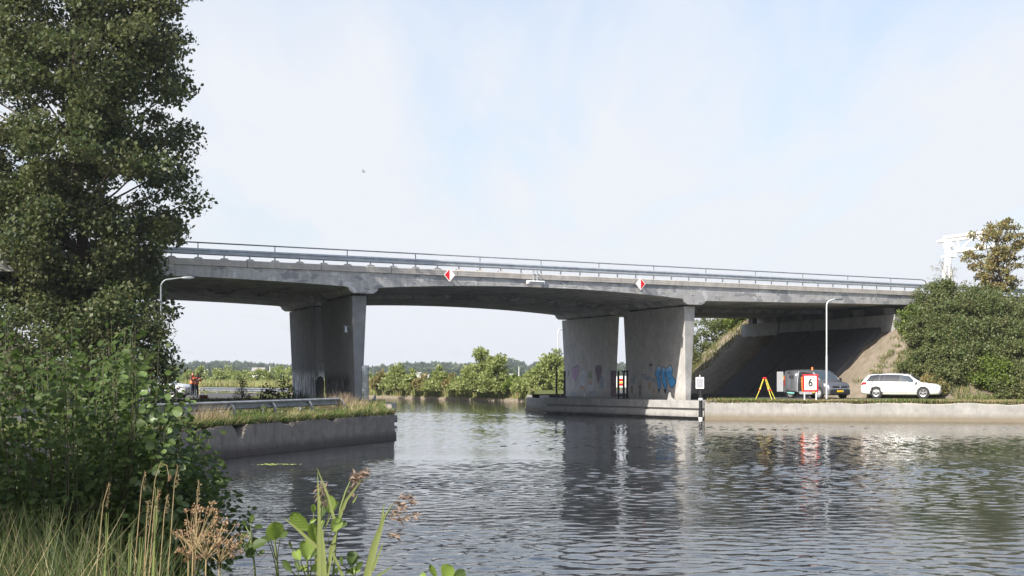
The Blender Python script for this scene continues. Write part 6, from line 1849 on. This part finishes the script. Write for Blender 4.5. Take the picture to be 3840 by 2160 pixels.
# reeds and rough growth along the far water's edge
def edge_growth(line, n, d, h0, h1, name, lab, mats, pr):
    out = []
    for (a, b_) in zip(line[:-1], line[1:]):
        a = np.array(a); b_ = np.array(b_); L = np.linalg.norm(b_ - a); m_ = int(n * L)
        u = rng.random(m_); q = a + (b_ - a) * u[:, None]; q[:, 1] += d * rng.random(m_)
        out.append(np.stack([q[:, 0], q[:, 1], np.full(m_, .2 if name == 'shore_reeds' else 1.0)], 1))
    pts = np.concatenate(out)
    o = grass_mesh(name, pts, h0 + (h1 - h0) * rng.random(len(pts)), mats, .05, .5, mi=rng.choice(pr, len(pts))); tag(o, lab, 'reeds', kind='stuff')
edge_growth([(1.3, 140), (-5, 149.3), (-15.9, 165.5), (-26, 178)], 260, 6.5, .30, 1.25, 'far_reeds', 'rough reeds and herbs along the far bank', [M['lf_willow'], M['gr_dry'], M['lf_rust']], [0, 0, 1, 2])
edge_growth([(-26, 178), (-40, 195.5), (-80, 222.5), (-130, 242)], 100, 9, .25, .95, 'far_reeds', 'reeds along the distant left bank', [M['lf_willow'], M['gr_dry']], [0, 0, 1])
edge_growth([(1.0, 139.9), (-5.2, 149.0), (-16.1, 165.2), (-26, 177.5)], 60, 1.0, .75, 1.0, 'shore_reeds', 'pale reeds standing at the waterline of the far bank', [M['lf_willow'], M['gr_dry']], [0, 0, 1])
edge_growth([(1.5, 107), (1.7, 125), (1.5, 139)], 60, .5, .1, .4, 'far_reeds', 'short grass on the far quay', [M['gr_green'], M['gr_dry']], [0, 1])
# plank edging of the far bank
pe = empty('plank_edging', (0, 0, 0), 0, 'weathered timber edging along the waterline of the far bank', 'edging')
ln_ = [Vector((1.15, 139.4, 0)), Vector((-5.1, 148.7, 0)), Vector((-16.0, 164.8, 0))]
pme = None
for a, b_ in zip(ln_[:-1], ln_[1:]):
    L = (b_ - a).length; n = int(L / 1.6); ang = math.atan2((b_ - a).y, (b_ - a).x)
    for k in range(n):
        if pme is None:
            o = MB().box((0, 0, 0), (1.56, .08, .9)).build('plank', M['wood'], pe); pme = o
        else:
            o = pme.copy(); C.objects.link(o); o.parent = pe
        c = a.lerp(b_, (k + .5) / n); o.location = (c.x, c.y, -.20 + .04 * math.sin(k * 2.3)); o.rotation_euler = (0, 0, ang + .02 * math.sin(k))
# low hedge, distant houses, poles and the wood on the horizon
def house(px, py, Y, w, h_, lab, col='white_paint'):
    c = P(px, py, Y); e = empty('house', (c.x, Y, 1.12), 0, lab, 'house', 'distant white houses')
    MB().box((0, 0, h_ / 2), (w, w * .7, h_)).build('wall', M['house_wall'], e)
    mb = MB(); mb.add([(-w / 2 - .2, -w * .4, h_), (w / 2 + .2, -w * .4, h_), (w / 2 + .2, w * .4, h_), (-w / 2 - .2, w * .4, h_), (-w / 2 - .2, 0, h_ + w * .28), (w / 2 + .2, 0, h_ + w * .28)], [(0, 1, 5, 4), (2, 3, 4, 5), (0, 4, 3), (1, 2, 5)])
    mb.build('roof', M['roof'], e)
    for x in (-w * .25, w * .25): MB().box((x, -w * .35 - .02, h_ * .55), (w * .14, .06, h_ * .3)).build('window', M['glass'], e)
M['house_wall'] = plain('pale_render', (.55, .54, .52), .8)
M['roof'] = plain('grey_roof', (.28, .26, .25), .8)
house(970, 1425, 560, 4.6, 2.6, 'white flat barn-like house far behind the left guard rail')
house(1446, 1428, 560, 2.2, 1.2, 'small white house just right of the left pier in the distance')
house(1566, 1426, 560, 2.4, 1.5, 'small white gabled house in the distance under the main span')
house(1600, 1426, 565, 1.8, 1.0, 'tiny pale house beside the white gabled one')
house(1922, 1428, 560, 2.2, 1.0, 'low white house right of the largest willow bush')
for k, (px, top, lab) in enumerate([(767, 1385, 'first'), (778, 1383, 'second'), (812, 1378, 'third'), (824, 1390, 'fourth'), (1012, 1372, 'fifth'), (1946, 1375, 'sixth')]):
    c = P(px, 1400, 420); hh_ = ypx(top, 420) - 1.1
    mb = MB(); mb.tube([(0, 0, 0), (0, 0, hh_)], [.2, .12], 6); o = mb.build('pole', M['house_wall']); o.location = (c.x, 420, 1.1); tag(o, lab + ' of the pale distant poles from the left', 'pole', 'pale poles in the distance')
topd = [(-400, 905), (150, 915), (400, 925), (460, 916), (560, 915), (640, 917), (700, 924), (745, 926), (800, 928), (930, 931), (1000, 924), (1040, 918), (1080, 915), (1160, 920), (1200, 918), (1235, 903), (1270, 903), (1305, 912), (1325, 928), (1345, 920), (1400, 915), (1500, 918), (1700, 920), (2600, 905), (3200, 900)]
def forest(name, Y, dy, step, drop, leafs, per, ncl, lab, mat, x0=-400, x1=3000):
    cs = []; rr = []
    px = x0
    while px < x1:
        yt = np.interp(px, [q[0] for q in topd], [q[1] for q in topd]) + drop + rng.normal() * 2.0
        Yy = Y + dy * rng.random(); X = (px * 1.4907 - 1920) / F * Yy; zt3 = H + (940.5 - yt) * 1.4907 / F * Yy
        w = step * 1.4907 / F * Yy * (.55 + .35 * rng.random())
        for k in range(ncl):
            d = unit(rng.normal(size=3)); zz = zt3 * (.55 + .42 * d[2] * .95)
            cs.append((X + d[0] * w, Yy + d[1] * w, max(1.0, zz))); rr.append(w * .42)
        px += step * (.7 + .6 * rng.random())
    V, Fc = leaves(cs, np.array(rr), per, leafs, .4, .9); o = np_mesh(name, V, Fc, mat); tag(o, lab, 'forest', kind='stuff')
forest('far_wood', 1500, 150, 7, 0, 4.0, 14, 30, 'hazy wood along the horizon', M['lf_forest'])
forest('far_wood', 1050, 80, 7, 13, 2.6, 14, 22, 'lower belt of trees before the horizon wood', M['lf_forest'])
forest('far_hedge', 620, 40, 7, 25, 1.3, 10, 14, 'dark hedge line behind the field', M['lf_forest'])
# floating weed
fw = MB(); R = random.Random(9)
for k in range(60):
    u = R.gauss(0, .33); x = -6.75 + u * .9; y = 42.0 + R.gauss(0, .22); r = R.uniform(.03, .07)
    n = 7; fw.add([(x + r * math.cos(a), y + r * math.sin(a) * 1.0, .045 + .01 * R.random()) for a in [6.283 * q / n for q in range(n)]], [tuple(range(n))])
o = fw.build('floating_weed', plain('floating_weed_leaf', (.30, .36, .07), .5, var=.2)); tag(o, 'small yellow-green patch of floating weed near the left quay', 'weed')

# ================================================================ the air
hz = MB(); hz.box((0, 850, 14.0), (3000, 1900, 36.0))
m = bpy.data.materials.new('summer_haze'); m.use_nodes = True; nt = m.node_tree; nt.nodes.clear()
out = nt.nodes.new('ShaderNodeOutputMaterial'); vol = nt.nodes.new('ShaderNodeVolumePrincipled')
vol.inputs['Color'].default_value = (.90, .95, 1.0, 1); vol.inputs['Density'].default_value = 0.00017; vol.inputs['Anisotropy'].default_value = .2
nt.links.new(vol.outputs[0], out.inputs['Volume'])
o = hz.build('haze', m); tag(o, 'pale summer haze over the canal', 'haze', kind='stuff')
